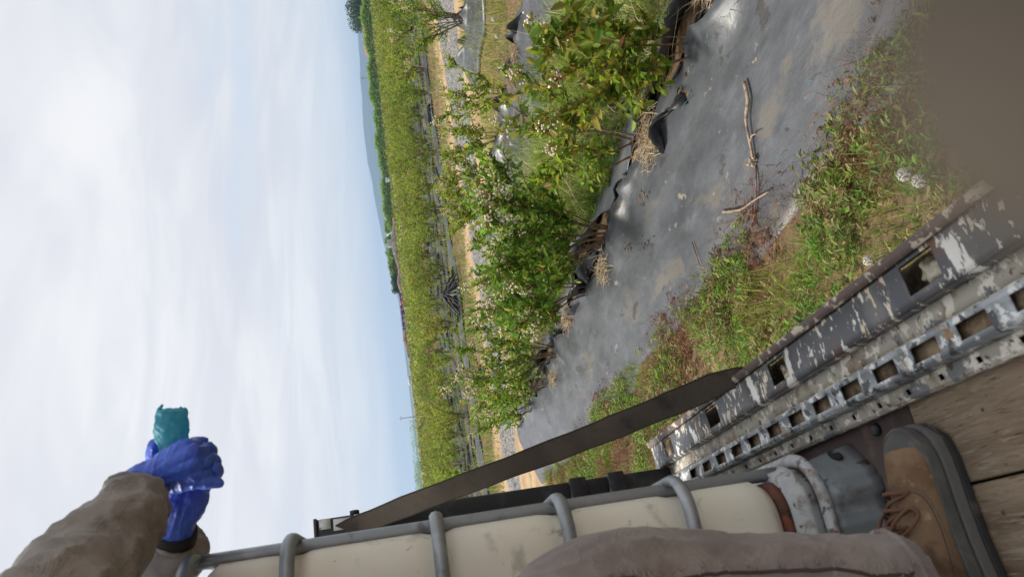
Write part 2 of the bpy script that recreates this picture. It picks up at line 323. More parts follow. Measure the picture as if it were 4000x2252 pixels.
# ------------------------------------------------------------------ distant ridge
def ridge(name, dist, prof, m, depth, seed):
    """prof: (azimuth right of +Y in degrees, height)"""
    az = np.linspace(prof[0][0], prof[-1][0], 160); h = np.interp(az, [p[0] for p in prof], [p[1] for p in prof])
    h = h*(1+.02*np.sin(az*2.1+seed)+.012*np.sin(az*5.3+seed))
    rows = []; K = 14
    for k in range(K+1):
        s = k/K; rr = dist-depth*(1-s) if s < 1 else dist
        zf = s**1.3
        rows.append(np.stack([np.sin(np.radians(az))*rr, np.cos(np.radians(az))*rr, h*zf*(1+.10*(1-s)*np.sin(az*7+k*1.7)*s)], 1))
    rows.append(np.stack([np.sin(np.radians(az))*(dist+depth), np.cos(np.radians(az))*(dist+depth), -2+0*h], 1))
    V = np.vstack(rows); n = len(az); q = np.arange((len(rows)-1)*(n-1)); a = q//(n-1)*n+q % (n-1)
    return tag(link(name, mesh_np(name, V, 4, np.stack([a, a+1, a+n+1, a+n], 1), True), m), kind='structure')
M['hill'] = mat('hill_cover', (.045, .06, .048), .95, [((.075, .08, .06), .004, .4, .65)], spec=.05, coords='Object')
HD = 3600.
def hh(px): return HD*px/2889.
ridge('hills', HD, [(-40, hh(2)), (2, hh(4)), (12, hh(5)), (18, hh(7)), (22.5, hh(10)), (24.5, hh(22)), (28, hh(49)), (31.5, hh(61)), (34.5, hh(72)), (38, hh(64)), (44, hh(46)), (52, hh(34)), (66, hh(20)), (80, hh(4))], M['hill'], 900, 1.)

# ------------------------------------------------------------------ plant builders
def unit(a): return a/np.maximum(np.linalg.norm(a, axis=-1, keepdims=True), 1e-9)
def leaves_vf(P, D, L, W, tint, fold=.25):
    """folded elliptic leaves: P base, D direction, L length, W width"""
    n = len(P); D = unit(D); up = np.tile([0, 0, 1.], (n, 1))+rng.normal(0, .55, (n, 3))
    s = unit(np.cross(D, up)); u = np.cross(s, D)
    L = np.asarray(L)[:, None]; W = np.asarray(W)[:, None]
    droop = -.12*L*u
    v = [P, P+D*L*.3+s*W*.46+u*W*fold, P+D*L*.68+s*W*.40+u*W*fold+droop*.5, P+D*L+droop, P+D*L*.68-s*W*.40+u*W*fold+droop*.5, P+D*L*.3-s*W*.46+u*W*fold]
    V = np.stack(v, 1).reshape(-1, 3); o = np.arange(n)[:, None]*6
    F = np.stack([o+np.array([0, 3, 2, 1]), o+np.array([0, 5, 4, 3])], 1).reshape(-1, 4)
    return V, F, np.repeat(tint, 6, 0)
ICO_V = None
def ico(sub=1):
    bm = bmesh.new(); bmesh.ops.create_icosphere(bm, subdivisions=sub, radius=1.); bm.verts.ensure_lookup_table()
    V = np.array([tuple(v.co) for v in bm.verts]); F = np.array([[v.index for v in f.verts] for f in bm.faces]); bm.free(); return V, F
IV, IF = ico(1)
def leaf_tint(n, young=.18, dark=1.):
    t = np.array([.185, .315, .028])*dark*rng.uniform(.5, 1.35, (n, 1))
    y = rng.random(n) < young; t[y] = np.array([.37, .36, .045])*rng.uniform(.75, 1.2, (y.sum(), 1))
    r_ = rng.random(n) < .02; t[r_] = [.28, .14, .05]
    return t
class Bush:
    """skeleton of a blueberry bush: canes, twigs, leaf sites and blossom tips in local coordinates"""
    def __init__(s, seed, H=1.1, spread=.4, lean=(0, 0), canes=8, twigs=9, leaves=18, leaf=.056, low=.35, young=.18, dark=1.):
        g = np.random.default_rng(seed); s.tubes = []; s.P = []; s.D = []; s.tips = []; s.leaf = leaf; s.g = g
        for c in range(canes):
            a = 2*math.pi*(c+g.random()*.8)/canes; sp_ = spread*g.uniform(.25, 1.); h = H*g.uniform(.68, 1.)
            out = np.array([math.cos(a), math.sin(a)]); ph = g.uniform(0, 6.28)
            pts = []
            for k in range(9):
                t_ = k/8
                xy = out*(.05+sp_*(t_**1.4))+np.array(lean)*t_**1.2*h/H+(.05*math.sin(ph+5*t_)+.03*math.sin(ph*2+11*t_))*np.array([out[1], -out[0]])*min(1, t_*2)+.02*math.sin(ph*3+7*t_)*out*min(1, t_*2)
                pts.append((xy[0], xy[1], h*(t_-.10*t_*t_)*1.1))
            pts = np.array(pts); s.tubes.append((pts, np.linspace(.0095, .0028, 9)*H*g.uniform(.6, 1.2)))
            for w in range(twigs):
                t_ = g.uniform(low, 1.) if w else 1.
                i = min(int(t_*8), 7); p = pts[i]+(pts[i+1]-pts[i])*(t_*8-i)
                d = unit(np.array([out[0]*.5+g.normal(0, .6)+lean[0]*.3, out[1]*.5+g.normal(0, .6)+lean[1]*.3, g.uniform(.15, 1.1)]))
                ln = H*g.uniform(.12, .34)*(1.2-.45*t_); q = [p]
                for k in range(4):
                    d = unit(d+g.normal(0, .16, 3)+np.array([0, 0, .05])); q.append(q[-1]+d*ln/4)
                q = np.array(q); s.tubes.append((q, np.linspace(.0035, .0015, 5)*H))
                s.tips.append((q[-1], d))
                nl = int(leaves*g.uniform(.6, 1.3))
                for k in range(nl):
                    f = g.uniform(.05, 1.)*4; j = min(int(f), 3); pp = q[j]+(q[j+1]-q[j])*(f-j)
                    s.P.append(pp+g.normal(0, .008, 3)); dd = unit(q[j+1]-q[j]); s.D.append(unit(dd*.55+g.normal(0, .75, 3)+np.array([0, 0, .12])))
        s.P = np.array(s.P); s.D = np.array(s.D); n = len(s.P)
        s.L = leaf*g.uniform(.6, 1.2, n); s.W = s.L*g.uniform(.42, .56, n)
        zt = s.P[:, 2]/max(H, .1); s.tint = leaf_tint(n, young, dark); top = (zt > .8) & (g.random(n) < .2); s.tint[top] = np.array([.26, .27, .04])*g.uniform(.8, 1.2, (top.sum(), 1))
    def stems(s, name='stems', k=5, step=1):
        V, F = cat_parts([tube_vf(p[::step] if step > 1 and len(p) > 5 else p, list(r_[::step]) if step > 1 and len(p) > 5 else list(r_), k, False) for p, r_ in s.tubes])
        return quads_mesh(name, V, F, True)
    def foliage(s, idx=None, name='foliage', flowers=0):
        idx = np.arange(len(s.P)) if idx is None else idx
        V, F, T = leaves_vf(s.P[idx], s.D[idx], s.L[idx], s.W[idx], s.tint[idx])
        return mesh_np(name, V, 4, F, False, T)
def cluster_vf(n, size, g, rad=.032):
    """a spray of bell blossoms with brown calyx bits"""
    Vs, Fs, Ts = [], [], []
    for i in range(n):
        p = g.normal(0, 1, 3); p = p/np.linalg.norm(p)*rad*g.uniform(.3, 1.); d = unit(p+np.array([0, 0, -.02]))
        sc = size*g.uniform(.7, 1.15); white = g.random() < .62
        v = IV*sc*(np.array([.8, .8, 1.05]) if white else np.array([.45, .45, .9]))+p
        Vs.append(v); Fs.append(IF); col = np.array([.84, .76, .58])*g.uniform(.88, 1.05) if white else np.array([.50, .24, .11])*g.uniform(.7, 1.2)
        Ts.append(np.tile(col, (len(v), 1)))
    V, F = cat_parts(list(zip(Vs, Fs))); return V, F, np.vstack(Ts)
def cluster_mesh(n, size, seed, rad=.032):
    V, F, T = cluster_vf(n, size, np.random.default_rng(seed), rad); return mesh_np('flower_cluster', V, 3, F, True, T)
CL = [cluster_mesh(15, .0092, 10+i, .044) for i in range(4)]
for c in CL: c.materials.append(M['flower'])
LEAF_T = []
for i in range(5):                                # five shared leaf meshes of different tint for single leaves
    n1_ = np.array([[0, 0, 0.]]); st = rng.bit_generator.state
    V, F, T = leaves_vf(n1_, np.array([[1., 0, 0]]), [1.], [.5], np.array([[(.18, .31, .032), (.13, .25, .03), (.24, .37, .045), (.40, .39, .055), (.10, .20, .03)][i]]))
    V = np.array([(0, 0, 0), (.3, .23, .1), (.68, .2, .07), (1, 0, -.1), (.68, -.2, .07), (.3, -.23, .1)])
    me = mesh_np('leaf', V, 4, F, False, T); me.materials.append(M['leaf']); LEAF_T.append(me)
def near_bush(loc, label, seed, nleafobj, nclus, group=None, **kw):
    root = empty('blueberry_bush', loc); tag(root, label, 'bush', group)
    B = Bush(seed, **kw); g = B.g
    link('stems', B.stems(), M['bark'], root)
    n = len(B.P); cam_side = B.P @ np.array([-.5, -.7, .35]); order = np.argsort(-cam_side); single = order[:int(n*.55)]  # single leaves come from the side facing the camera
    single = g.choice(single, min(nleafobj, len(single)), replace=False) if nleafobj else np.array([], int)
    rest = np.setdiff1d(np.arange(n), single)
    tag(link('foliage', B.foliage(rest), M['leaf'], root), kind='stuff')
    for i in single:
        d = Vector(B.D[i]); up = Vector((g.normal(0, .5), g.normal(0, .5), 1)); s_ = d.cross(up).normalized(); u_ = s_.cross(d)
        o = link('leaf', LEAF_T[g.integers(0, 5)], None, root); l_ = B.L[i]*1.1
        m4 = Matrix.Identity(4)
        for j, ax in enumerate((d*l_, s_*l_, u_*l_)):
            for k in range(3): m4[k][j] = ax[k]
        m4.translation = Vector(B.P[i]); o.matrix_local = m4
    tips = sorted(B.tips, key=lambda q: -q[0][2]+.35*(q[0] @ np.array([.5, .7, 0]))); tips = tips[:max(nclus, 4)]
    for i in g.choice(len(tips), min(max(2, nclus//3), len(tips)), replace=False):
        for k in range(3):                                   # blossom hangs in sprays of three clusters
            p, d = tips[i]; o = link('flower_cluster', CL[g.integers(0, 4)], None, root); o['kind'] = 'stuff'
            o.location = p-d*.05*k+g.normal(0, .018, 3); o.rotation_euler = tuple(g.uniform(0, 6, 3)); o.scale = (float(g.uniform(.75, 1.2)),)*3
    return root
def small_bush(name, seed, **kw):
    """one low-cost bush mesh with stems, leaves and blossom, three material slots"""
    fl = kw.pop('flowers', 12); fs = kw.pop('fsize', .012); B = Bush(seed, **kw)
    sV, sF = cat_parts([tube_vf(p[::2], list(r_[::2]*1.3), 3, False) for p, r_ in B.tubes if len(p) > 5])
    lV, lF, lT = leaves_vf(B.P, B.D, B.L, B.W, B.tint)
    fV, fT = [], []; n = len(B.tips); g = B.g
    FV = np.array([(1, 0, 0), (0, 1, 0), (-1, 0, 0), (0, -1, 0), (0, 0, 1), (0, 0, -1.)]); FF = np.array([(4, 0, 1, 1), (4, 1, 2, 2), (4, 2, 3, 3), (4, 3, 0, 0), (5, 1, 0, 0), (5, 2, 1, 1), (5, 3, 2, 2), (5, 0, 3, 3)]); fF = []
    for i in g.choice(n, min(fl, n), replace=False):
        for k in range(5):
            fF.append(FF+6*len(fV)); fV.append(FV*fs*g.uniform(.6, 1.2)+B.tips[i][0]+g.normal(0, .022, 3)); fT.append(np.tile((np.array([.62, .53, .36]) if g.random() < .65 else np.array([.40, .24, .12]))*g.uniform(.8, 1.1), (6, 1)))
    fV = np.vstack(fV); fF = np.vstack(fF); fT = np.vstack(fT)
    V = np.vstack([sV, lV, fV]); F = np.vstack([sF, lF+len(sV), fF+len(sV)+len(lV)])
    T = np.vstack([np.tile([.1, .06, .04], (len(sV), 1)), lT, fT])
    tri = F[:, 3] == F[:, 2]; cnt = np.where(tri, 3, 4); keep = np.ones_like(F, bool); keep[tri, 3] = False
    me = mesh_np(name, V, cnt, F[keep], False, T, np.concatenate([np.zeros(len(sF)), np.ones(len(lF)), np.full(len(fF), 2)]))
    for x in (M['bark'], M['leaf'], M['flower']): me.materials.append(x)
    return me

# ------------------------------------------------------------------ mulch sheets on the raised beds
def sheet(name, x0, side, w_in, w_out, y0, y1, label, seed, curl=1., step=.06):
    """plastic over one flank of a bed: cut edge curls up at the planting line"""
    ys = np.arange(y0, y1, step); us = np.linspace(0, 1, 22); U, YY = np.meshgrid(us, ys)
    g = np.random.default_rng(seed)
    cut = w_in+.035*np.sin(YY*2.3+seed)+.03*np.sin(YY*5.9+seed*2)+.02*np.sin(YY*13.1)
    XX = x0+side*(cut+(w_out+.05*np.sin(YY*1.7+seed)+.04*np.sin(YY*4.3)-cut)*U)
    wr = np.array([mnoise.fractal(Vector((x*3.1, y*1.1, seed)), 1., 2., 3)*.009+abs(mnoise.noise(Vector((x*7, y*.8, seed+4))))*.005 for x, y in zip(XX.ravel(), YY.ravel())]).reshape(XX.shape)
    ZZ = bed_h(XX, x0)+.012+wr*np.clip(U*6, .3, 1)
    lift = np.array([max(0, mnoise.noise(Vector((y*1.9, seed*3.3, .5)))+.18) for y in ys])[:, None]*np.clip(1-U*7, 0, 1)**1.4*curl
    jag = np.array([mnoise.noise(Vector((y*9, seed, 2.))) for y in ys])[:, None]
    ZZ = ZZ+lift*(.24+.14*jag); XX = XX+side*lift*.05*np.sin(YY*11)
    ZZ = np.where(U > .97, ZZ-.05, ZZ)
    V = np.stack([XX.ravel(), YY.ravel(), ZZ.ravel()], 1); n = len(us); q = np.arange((len(ys)-1)*(n-1)); a = q//(n-1)*n+q % (n-1)
    F = np.stack([a, a+1, a+n+1, a+n], 1)
    if side > 0: F = F[:, ::-1]
    o = link(name, mesh_np(name, V, 4, F, True), M['sheet']); md = o.modifiers.new('solid', 'SOLIDIFY'); md.thickness = .003; md.offset = -1
    return tag(o, label, 'plastic sheet')
def flaps(parent, x0, ys, seed, side=0):
    g = np.random.default_rng(seed)
    for y in ys:
        ln = g.uniform(.3, .75); h = g.uniform(.07, .19); lean = g.uniform(-.07, .05); n = 12; V = []; x_ = x0+g.uniform(-.10, .03); ph = g.uniform(0, 6)
        for i in range(n+1):
            t_ = i/n; e = math.sin(math.pi*t_)**.6
            for j in range(5):
                s_ = j/4
                V.append((x_+.03*math.sin(ph+5*t_)+lean*s_*s_+.025*math.sin(9*t_+4*s_+ph), y+(t_-.5)*ln+.02*math.sin(ph+7*s_), .235+h*e*s_*(1+.35*math.sin(13*t_+ph))-.02*s_*s_*math.sin(ph*2+6*t_)))
        F = [(i*5+j, i*5+j+1, (i+1)*5+j+1, (i+1)*5+j) for i in range(n) for j in range(4)]
        o = link('torn_flap', mesh_np('torn_flap', np.array(V), 4, np.array(F), True), M['sheet_dark'], parent)
        md = o.modifiers.new('solid', 'SOLIDIFY'); md.thickness = .003
def torn_edge(parent, x0, y0, y1, seed, hmax=.17):
    ys = np.arange(y0, y1, .035); V = []; K_ = 6
    for y in ys:
        n0 = mnoise.noise(Vector((y*1.3, seed, 0))); h = max(.01, hmax*(n0*1.1+.42)+.045*mnoise.noise(Vector((y*6.5, seed, 3)))); ln_ = .10*mnoise.noise(Vector((y*1.1, seed, 7))); cx_ = x0+.05*mnoise.noise(Vector((y*2., seed, 9)))
        for j in range(K_):
            t_ = j/(K_-1); V.append((cx_+ln_*t_*t_*1.6+.03*t_*mnoise.noise(Vector((y*5, t_*2, seed)))-.02*(1-t_), y+.03*t_*mnoise.noise(Vector((y*7, seed, t_*3))), .20+h*(t_-.25*abs(ln_)/.1*t_*t_)))
    n = len(ys); F = [(i*K_+j, i*K_+j+1, (i+1)*K_+j+1, (i+1)*K_+j) for i in range(n-1) for j in range(K_-1)]
    o = link('torn_edge', mesh_np('torn_edge', np.array(V), 4, np.array(F), True), M['sheet_dark'], parent); md = o.modifiers.new('solid', 'SOLIDIFY'); md.thickness = .003
sA = sheet('mulch_sheet', ROWS[0], -1, .06, .98, -.6, 11.6, 'wide grey plastic mulch sheet on the slope facing the trailer', 3, .45)
flaps(sA, ROWS[0]-.02, [2.15, 3.3, 4.2, 5.4, 6.3, 7.1, 8.1, 9.0], 5)
torn_edge(sA, ROWS[0]-.05, .6, 11.2, 21, .15); torn_edge(sA, ROWS[0]+.02, .6, 11.2, 24, .18); torn_edge(sA, ROWS[0]+.10, .6, 11.2, 22, .15)
for k, (x_, y_, l_, a_) in enumerate([(2.20, 3.06, .11, .4), (1.72, 2.30, .10, .9), (2.26, 2.62, .09, -.2), (2.28, 4.15, .10, .1), (1.63, 2.72, .07, .6)]):
    z_ = float(bed_h(np.array(x_), ROWS[0]))+.05; d = Vector((math.sin(a_)*.3, math.cos(a_), 0))*l_/2
    tube('marker_thread', [Vector((x_, y_, z_))-d, Vector((x_+.006, y_, z_+.004)), Vector((x_, y_, z_))+d], .0015, M['thread'], sA, 4)
sheet('mulch_sheet', ROWS[0], 1, .10, .55, -.6, 11.4, 'narrow grey plastic strip behind the cut planting line of the front bed', 8)
sB = sheet('mulch_sheet', ROWS[1], -1, .05, .85, 2.5, 11.4, 'grey plastic mulch sheet half hidden behind tall grass on the second bed', 13, .7)
torn_edge(sB, ROWS[1]+.03, 3., 11.2, 23, .10)
flaps(sB, ROWS[1], [6.2, 6.9, 7.6, 8.2, 8.9, 9.6], 15)
sC = sheet('mulch_sheet', ROWS[2], -1, .05, .6, 7.5, 10.9, 'short piece of torn plastic mulch sheet on the third bed', 17, 1.2)
flaps(sC, ROWS[2], [8.4, 8.9, 9.6, 10.2], 18)

# ------------------------------------------------------------------ bushes beside the trailer
ZB = .2
near_bush((2.40, 2.86, ZB), 'leafy blueberry bush with big yellow green leaves leaning over torn plastic', 101, 190, 12, H=.84, spread=.34, lean=(.10, .36), canes=5, twigs=17, leaves=17, leaf=.072, low=.26, young=.34)
near_bush((2.44, 3.80, ZB), 'lighter blueberry bush on few bare stems beside the yellow leaved one', 102, 90, 12, H=.92, spread=.36, lean=(.12, .0), canes=4, twigs=18, leaves=15, leaf=.062, low=.4)
near_bush((2.40, 4.90, ZB), 'largest densest blueberry bush with cream blossom covering its whole top', 103, 260, 84, H=1.2, spread=.86, lean=(.06, .06), canes=9, twigs=34, leaves=15, leaf=.064, low=.3, young=.16)
near_bush((2.36, 5.85, ZB), 'blossoming blueberry bush standing right behind the largest dense one', 104, 120, 33, H=1.02, spread=.56, lean=(.02, .10), canes=7, twigs=23, leaves=18, leaf=.05, low=.3)
near_bush((2.34, 7.5, ZB), 'blueberry bush with three tall blossom spikes over torn black plastic', 105, 60, 34, H=1.18, spread=.42, lean=(.0, .05), canes=7, twigs=18, leaves=18, leaf=.05, low=.28)
near_bush((2.28, 8.5, ZB), 'small rounded blueberry bush between the tall spiked bush and bed end', 106, 0, 22, H=.95, spread=.44, canes=6, twigs=18, leaves=17, leaf=.05, low=.26)
near_bush((2.30, 9.7, ZB), 'last blueberry bush at the lane end of the front bed', 107, 0, 20, H=.95, spread=.5, canes=6, twigs=20, leaves=17, leaf=.05, low=.26)
near_bush((2.45, 1.35, ZB), 'blueberry bush on front bed opposite the trailer side rail', 108, 0, 8, H=.9, spread=.3, lean=(.1, -.1), canes=6, twigs=9, leaves=14, leaf=.05)
for i, (y, h, sp_, lab) in enumerate([(7.4, .95, .34, 'open blueberry bush with spidery bare stems on the second bed'), (8.35, .85, .22, 'slender upright blueberry bush on the second bed between wider ones'), (9.3, .95, .36, 'bushy green blueberry bush on second bed with gravel lane behind'), (10.2, .95, .36, 'last blueberry bush on the second bed before the lane')]):
    near_bush((ROWS[1]-.02*i, y, ZB), lab, 120+i, 0, 18, H=h, spread=sp_*1.15, canes=5+i, twigs=15, leaves=16, leaf=.053, low=.36)
near_bush((8.95, 9.6, ZB), 'broad leafy blueberry bush above torn plastic on the third bed', 130, 0, 40, H=1.25, spread=.55, lean=(.1, .1), canes=13, twigs=12, leaves=18, leaf=.046, low=.3)
near_bush((9.0, 8.5, ZB), 'blueberry bush on third bed next to the broad leafy one', 131, 0, 14, H=1.1, spread=.45, canes=9, twigs=10, leaves=16, leaf=.046, low=.3)

# ------------------------------------------------------------------ block across the lane
FV_ = [small_bush('blueberry_bush', 200+i, H=[1.2, 1.3, 1.1, 1.35, 1.0, 1.25, .95][i], spread=[.55, .62, .5, .58, .52, .62, .42][i], canes=9, twigs=10, leaves=10, leaf=.085, low=.16, flowers=[22, 12, 30, 16, 34, 14, 9][i], young=.24, dark=.95, fsize=.016) for i in range(7)]
LOOK = ['medium sized', 'wide sparsely blossomed', 'medium blossom covered', 'tall full', 'low blossom covered', 'broad leafy', 'small thin']; cnt = 0; row = 0; g = np.random.default_rng(3); rowlab = ['front', 'second', 'third', 'fourth', 'fifth', 'sixth', 'seventh', 'eighth', 'ninth', 'tenth', 'eleventh', 'twelfth', 'thirteenth', 'fourteenth', 'fifteenth']
strip_n = 0
def fill_prob(k): return .25 if k == 0 else .93
LASTY = 0
while cnt < 285:
    y = FAR0+3*row; x0, x1 = .10*y, 1.06*y
    V = []; xs = np.arange(x0-4, x1+4, .4)
    if row < 6:
        us = np.linspace(-.38, .3, 8); XX, UU = np.meshgrid(xs, us, indexing='ij')
        YY = y+UU+.06*np.sin(XX*1.3+row); ZZ = bed_h(YY, y, .6, .16)+.035+.03*np.sin(XX*2.9+UU*4)*np.sin(XX*1.1)
        n = len(us); q = np.arange((len(xs)-1)*(n-1)); a = q//(n-1)*n+q % (n-1)
        o = link('mulch_strip', mesh_np('mulch_strip', np.stack([XX.ravel(), YY.ravel(), ZZ.ravel()], 1), 4, np.stack([a, a+n, a+n+1, a+1], 1), True), M['sheet'])
        tag(o, f'long pale plastic mulch strip under the {rowlab[row]} row across the lane', 'plastic sheet')
        xf = x0+2
        while xf < x1:
            ln = g.uniform(.3, 1.2); V, F = box_vf(-ln/2, ln/2, -.02, .02, 0, g.uniform(.04, .12)); V[:, 1] += .05*np.sin(V[:, 0]*6); V[4:, 0] *= .7
            f = link('torn_flap', mesh_np('torn_flap', V, 4, F), M['sheet_dark'], o); f.location = (xf, y-.08+g.uniform(-.1, .1), .18); f.rotation_euler = (g.uniform(-.5, .5), g.uniform(-.1, .1), g.uniform(-.15, .15)); xf += g.uniform(.8, 3.2)
    x = x0+g.random()
    while x < x1 and cnt < 285:
        if g.random() < fill_prob(row)*.93 and not (row == 0 and 6.4 < x < 11):
            vi = int(g.integers(0, 7)); o = link('blueberry_bush', FV_[vi], None, None, (x, y+g.uniform(-.12, .12), .14), g.uniform(0, 6.28)); sc = g.uniform(.72, 1.18); o.scale = (sc, sc, sc*g.uniform(.92, 1.06))
            tag(o, f'{LOOK[vi]} blueberry bush in the {rowlab[row]} planted row across the lane', 'bush', f'{LOOK[vi]} bushes of the {rowlab[row]} row across the lane'); cnt += 1
        x += g.uniform(.9, 1.35)
    row += 1
LASTX, LASTROW = x, row-1
def far_mass(name, rows, seed, per, size, label):
    g = np.random.default_rng(seed); P = []
    for y in rows:
        xs = np.arange(.08*y, 1.10*y, 1.0)
        if y == FAR0+3*LASTROW: xs = xs[xs > LASTX]
        xs = xs[g.random(len(xs)) < .88]; xs = xs+g.uniform(-.25, .25, len(xs)); n = len(xs)
        if not n: continue
        hh_ = g.uniform(.6, 1.3, n); rad = g.uniform(.38, .6, n)
        d = unit(g.normal(0, 1, (n, per, 3)))*g.uniform(.55, 1., (n, per, 1))
        p = np.stack([xs[:, None]+d[..., 0]*rad[:, None], y+g.uniform(-.15, .15, (n, 1))+d[..., 1]*rad[:, None], .22+hh_[:, None]*(.62+.42*d[..., 2])], -1)
        P.append(p.reshape(-1, 3))
    P = np.vstack(P); n = len(P); D = unit(g.normal(0, 1, (n, 3))+np.array([0, 0, .3])); Ls = size*g.uniform(.6, 1.25, n)
    T = leaf_tint(n, .26, .92)*np.repeat(g.uniform(.6, 1.3, n//per), per)[:, None]; fl = g.random(n) < .15; T[fl] = np.array([.60, .50, .32])*g.uniform(.7, 1.1, (fl.sum(), 1))
    V, F, T = leaves_vf(P, D, Ls, Ls*.55, T)
    return tag(link(name, mesh_np(name, V, 4, F, False, T), M['leaf']), label, 'bushes', kind='stuff')
rr = [FAR0+3*k for k in range(LASTROW, 43)]
far_mass('bush_rows', [y for y in rr if y < 72], 21, 170, .16, 'dense mass of blueberry rows in the middle of the field')
far_mass('distant_bush_rows', [y for y in rr if y >= 72], 22, 42, .34, 'far olive green blueberry rows reaching the hedge')
# black shredded plastic heap on the front strip
root = empty('plastic_heap', (8.5, 20.3, .1)); tag(root, 'heap of shredded black plastic lying on the pale strip across the lane', 'plastic heap')
g = np.random.default_rng(5)
for k in range(26):
    a = g.uniform(0, 6.28); l_ = g.uniform(.25, .75); pts = [(0, 0, .55*g.uniform(.6, 1)), (math.cos(a)*l_*.45, math.sin(a)*l_*.45, .38*g.uniform(.5, 1)), (math.cos(a)*l_, math.sin(a)*l_, .03)]
    tube('shred', smooth_path(pts, 3), [.03, .045, .03, .02, .035, .02, .008], M['sheet_dark'], root, 4)

# ------------------------------------------------------------------ grass, weeds and litter
def blades(name, n, sampler, h, w, tints, label, cat, m, seed, lean=.5, seg=3, zoff=0.):
    g = np.random.default_rng(seed); P = sampler(g, n); n = len(P); z = ground_z(P[:, 0], P[:, 1])+zoff
    vn = np.array([mnoise.noise(Vector((x*2.1, y*2.1, seed))) for x, y in P]); H = g.uniform(*h, n)*np.clip(1+1.1*vn, .35, 1.7); a = g.uniform(0, 6.28, n); D = np.stack([np.cos(a), np.sin(a), 0*a], 1); ln = g.uniform(.1, lean, n)*H; W = g.uniform(*w, n)
    a2 = g.uniform(0, 6.28, n); s = np.stack([np.cos(a2), np.sin(a2), 0*a2], 1)
    B = np.stack([P[:, 0], P[:, 1], z-.01], 1); rings = []
    for k in range(seg+1):
        t_ = k/seg; c = B+D*(ln*t_*t_)[:, None]*1.6+np.array([0, 0, 1.])*(H*(t_-.22*t_*t_*np.clip(ln/H*2, 0, 1.4)))[:, None]
        ww = (W*(1-t_)**.7 if k < seg else W*.06)[:, None]
        rings += [c-s*ww/2, c+s*ww/2]
    V = np.stack(rings, 1).reshape(-1, 3); k2 = 2*(seg+1); o = np.arange(n)[:, None]*k2
    F = np.concatenate([o[:, None]+np.array([[2*k, 2*k+1, 2*k+3, 2*k+2]]) for k in range(seg)], 1).reshape(-1, 4)
    tt = np.asarray(tints); T = tt[np.clip((g.random(n)*.6+.4*(vn*1.3+.5))*len(tt), 0, len(tt)-1).astype(int)]*g.uniform(.5, 1.45, (n, 1))
    return tag(link(name, mesh_np(name, V, 4, F, False, np.repeat(T, k2, 0)), m), label, cat, kind='stuff')
def rect(x0, x1, y0, y1, thr=None, sc=1.2, seed=0):
    def f(g, n):
        P = np.stack([g.uniform(x0, x1, n), g.uniform(y0, y1, n)], 1)
        if thr is not None:
            k = np.array([mnoise.noise(Vector((x*sc, y*sc, seed)))+g.normal(0, .12) for x, y in P]); P = P[k > thr]
        return P
    return f
GR = [(.10, .20, .022), (.15, .28, .03), (.22, .34, .045), (.34, .38, .07)]; YG = [(.34, .36, .08), (.26, .32, .06), (.42, .37, .14), (.2, .28, .045)]; ST = [(.46, .36, .2), (.38, .28, .14), (.52, .44, .28)]
RD = [(.17, .06, .03), (.12, .05, .028), (.24, .10, .045), (.22, .14, .07)]
blades('grass', 27000, rect(.5, 1.60, .3, 11, -.02, 1.6, 1), (.03, .11), (.003, .008), GR, 'green weedy grass between the trailer and plastic', 'grass', M['grass'], 31)
blades('dry_weed_stems', 46000, rect(.5, 1.66, .3, 11, -.12, 1.5, 5), (.03, .13), (.002, .005), RD, 'reddish dry weed stems between the trailer and plastic', 'weeds', M['dry'], 32, lean=1.6)
blades('tall_grass', 34000, rect(2.85, 4.8, 1.2, 11, -.22, .9, 7), (.16, .46), (.007, .015), [(.06, .13, .018), (.09, .19, .022)]+GR+YG, 'tall grass growing between the first and second beds', 'grass', M['grass'], 33, lean=.7)
blades('dry_grass', 12000, rect(2.7, 4.7, 1.2, 11, .0, 1.3, 9), (.12, .42), (.005, .010), ST+[(.60, .52, .35)], 'dry straw coloured grass between the first and second beds', 'grass', M['dry'], 34, lean=1.4)
blades('edge_grass', 2200, rect(4.7, 5.25, 4.5, 10.5, -.05, 1.3, 11), (.14, .34), (.005, .009), [(.11, .2, .035), (.14, .24, .05)], 'green grass blades standing over second bed plastic edge', 'grass', M['grass'], 35, lean=.5)
blades('bed_weeds', 1500, rect(2.2, 2.75, 1., 11, .1, 1.5, 13), (.04, .16), (.004, .008), GR+ST, 'small weeds growing in the cut of front bed', 'weeds', M['grass'], 36, lean=1.)
blades('second_lane_grass', 16000, rect(6.0, 12., 4, 11.2, -.2, .8, 15), (.08, .3), (.006, .011), GR+YG, 'rough grass around the second and third beds', 'grass', M['grass'], 37, lean=.8)
blades('verge_grass', 17000, rect(1., 30, 16.8, 20.6, -.1, .5, 17), (.06, .26), (.01, .02), YG+GR[:2], 'grass verge between the gravel lane and plastic strips', 'grass', M['grass'], 38, lean=.8)
blades('lane_grass', 5000, rect(2, 20, 10.2, 13.2, .12, .7, 19), (.03, .12), (.006, .012), YG+ST, 'sparse short grass on the tan soil beside gravel', 'grass', M['grass'], 39)
blades('row_grass', 40000, rect(2., 50, 20.2, 40, -.3, .5, 23), (.12, .36), (.012, .024), GR+YG[:2], 'grass between the planted rows across the lane', 'grass', M['grass'], 40)
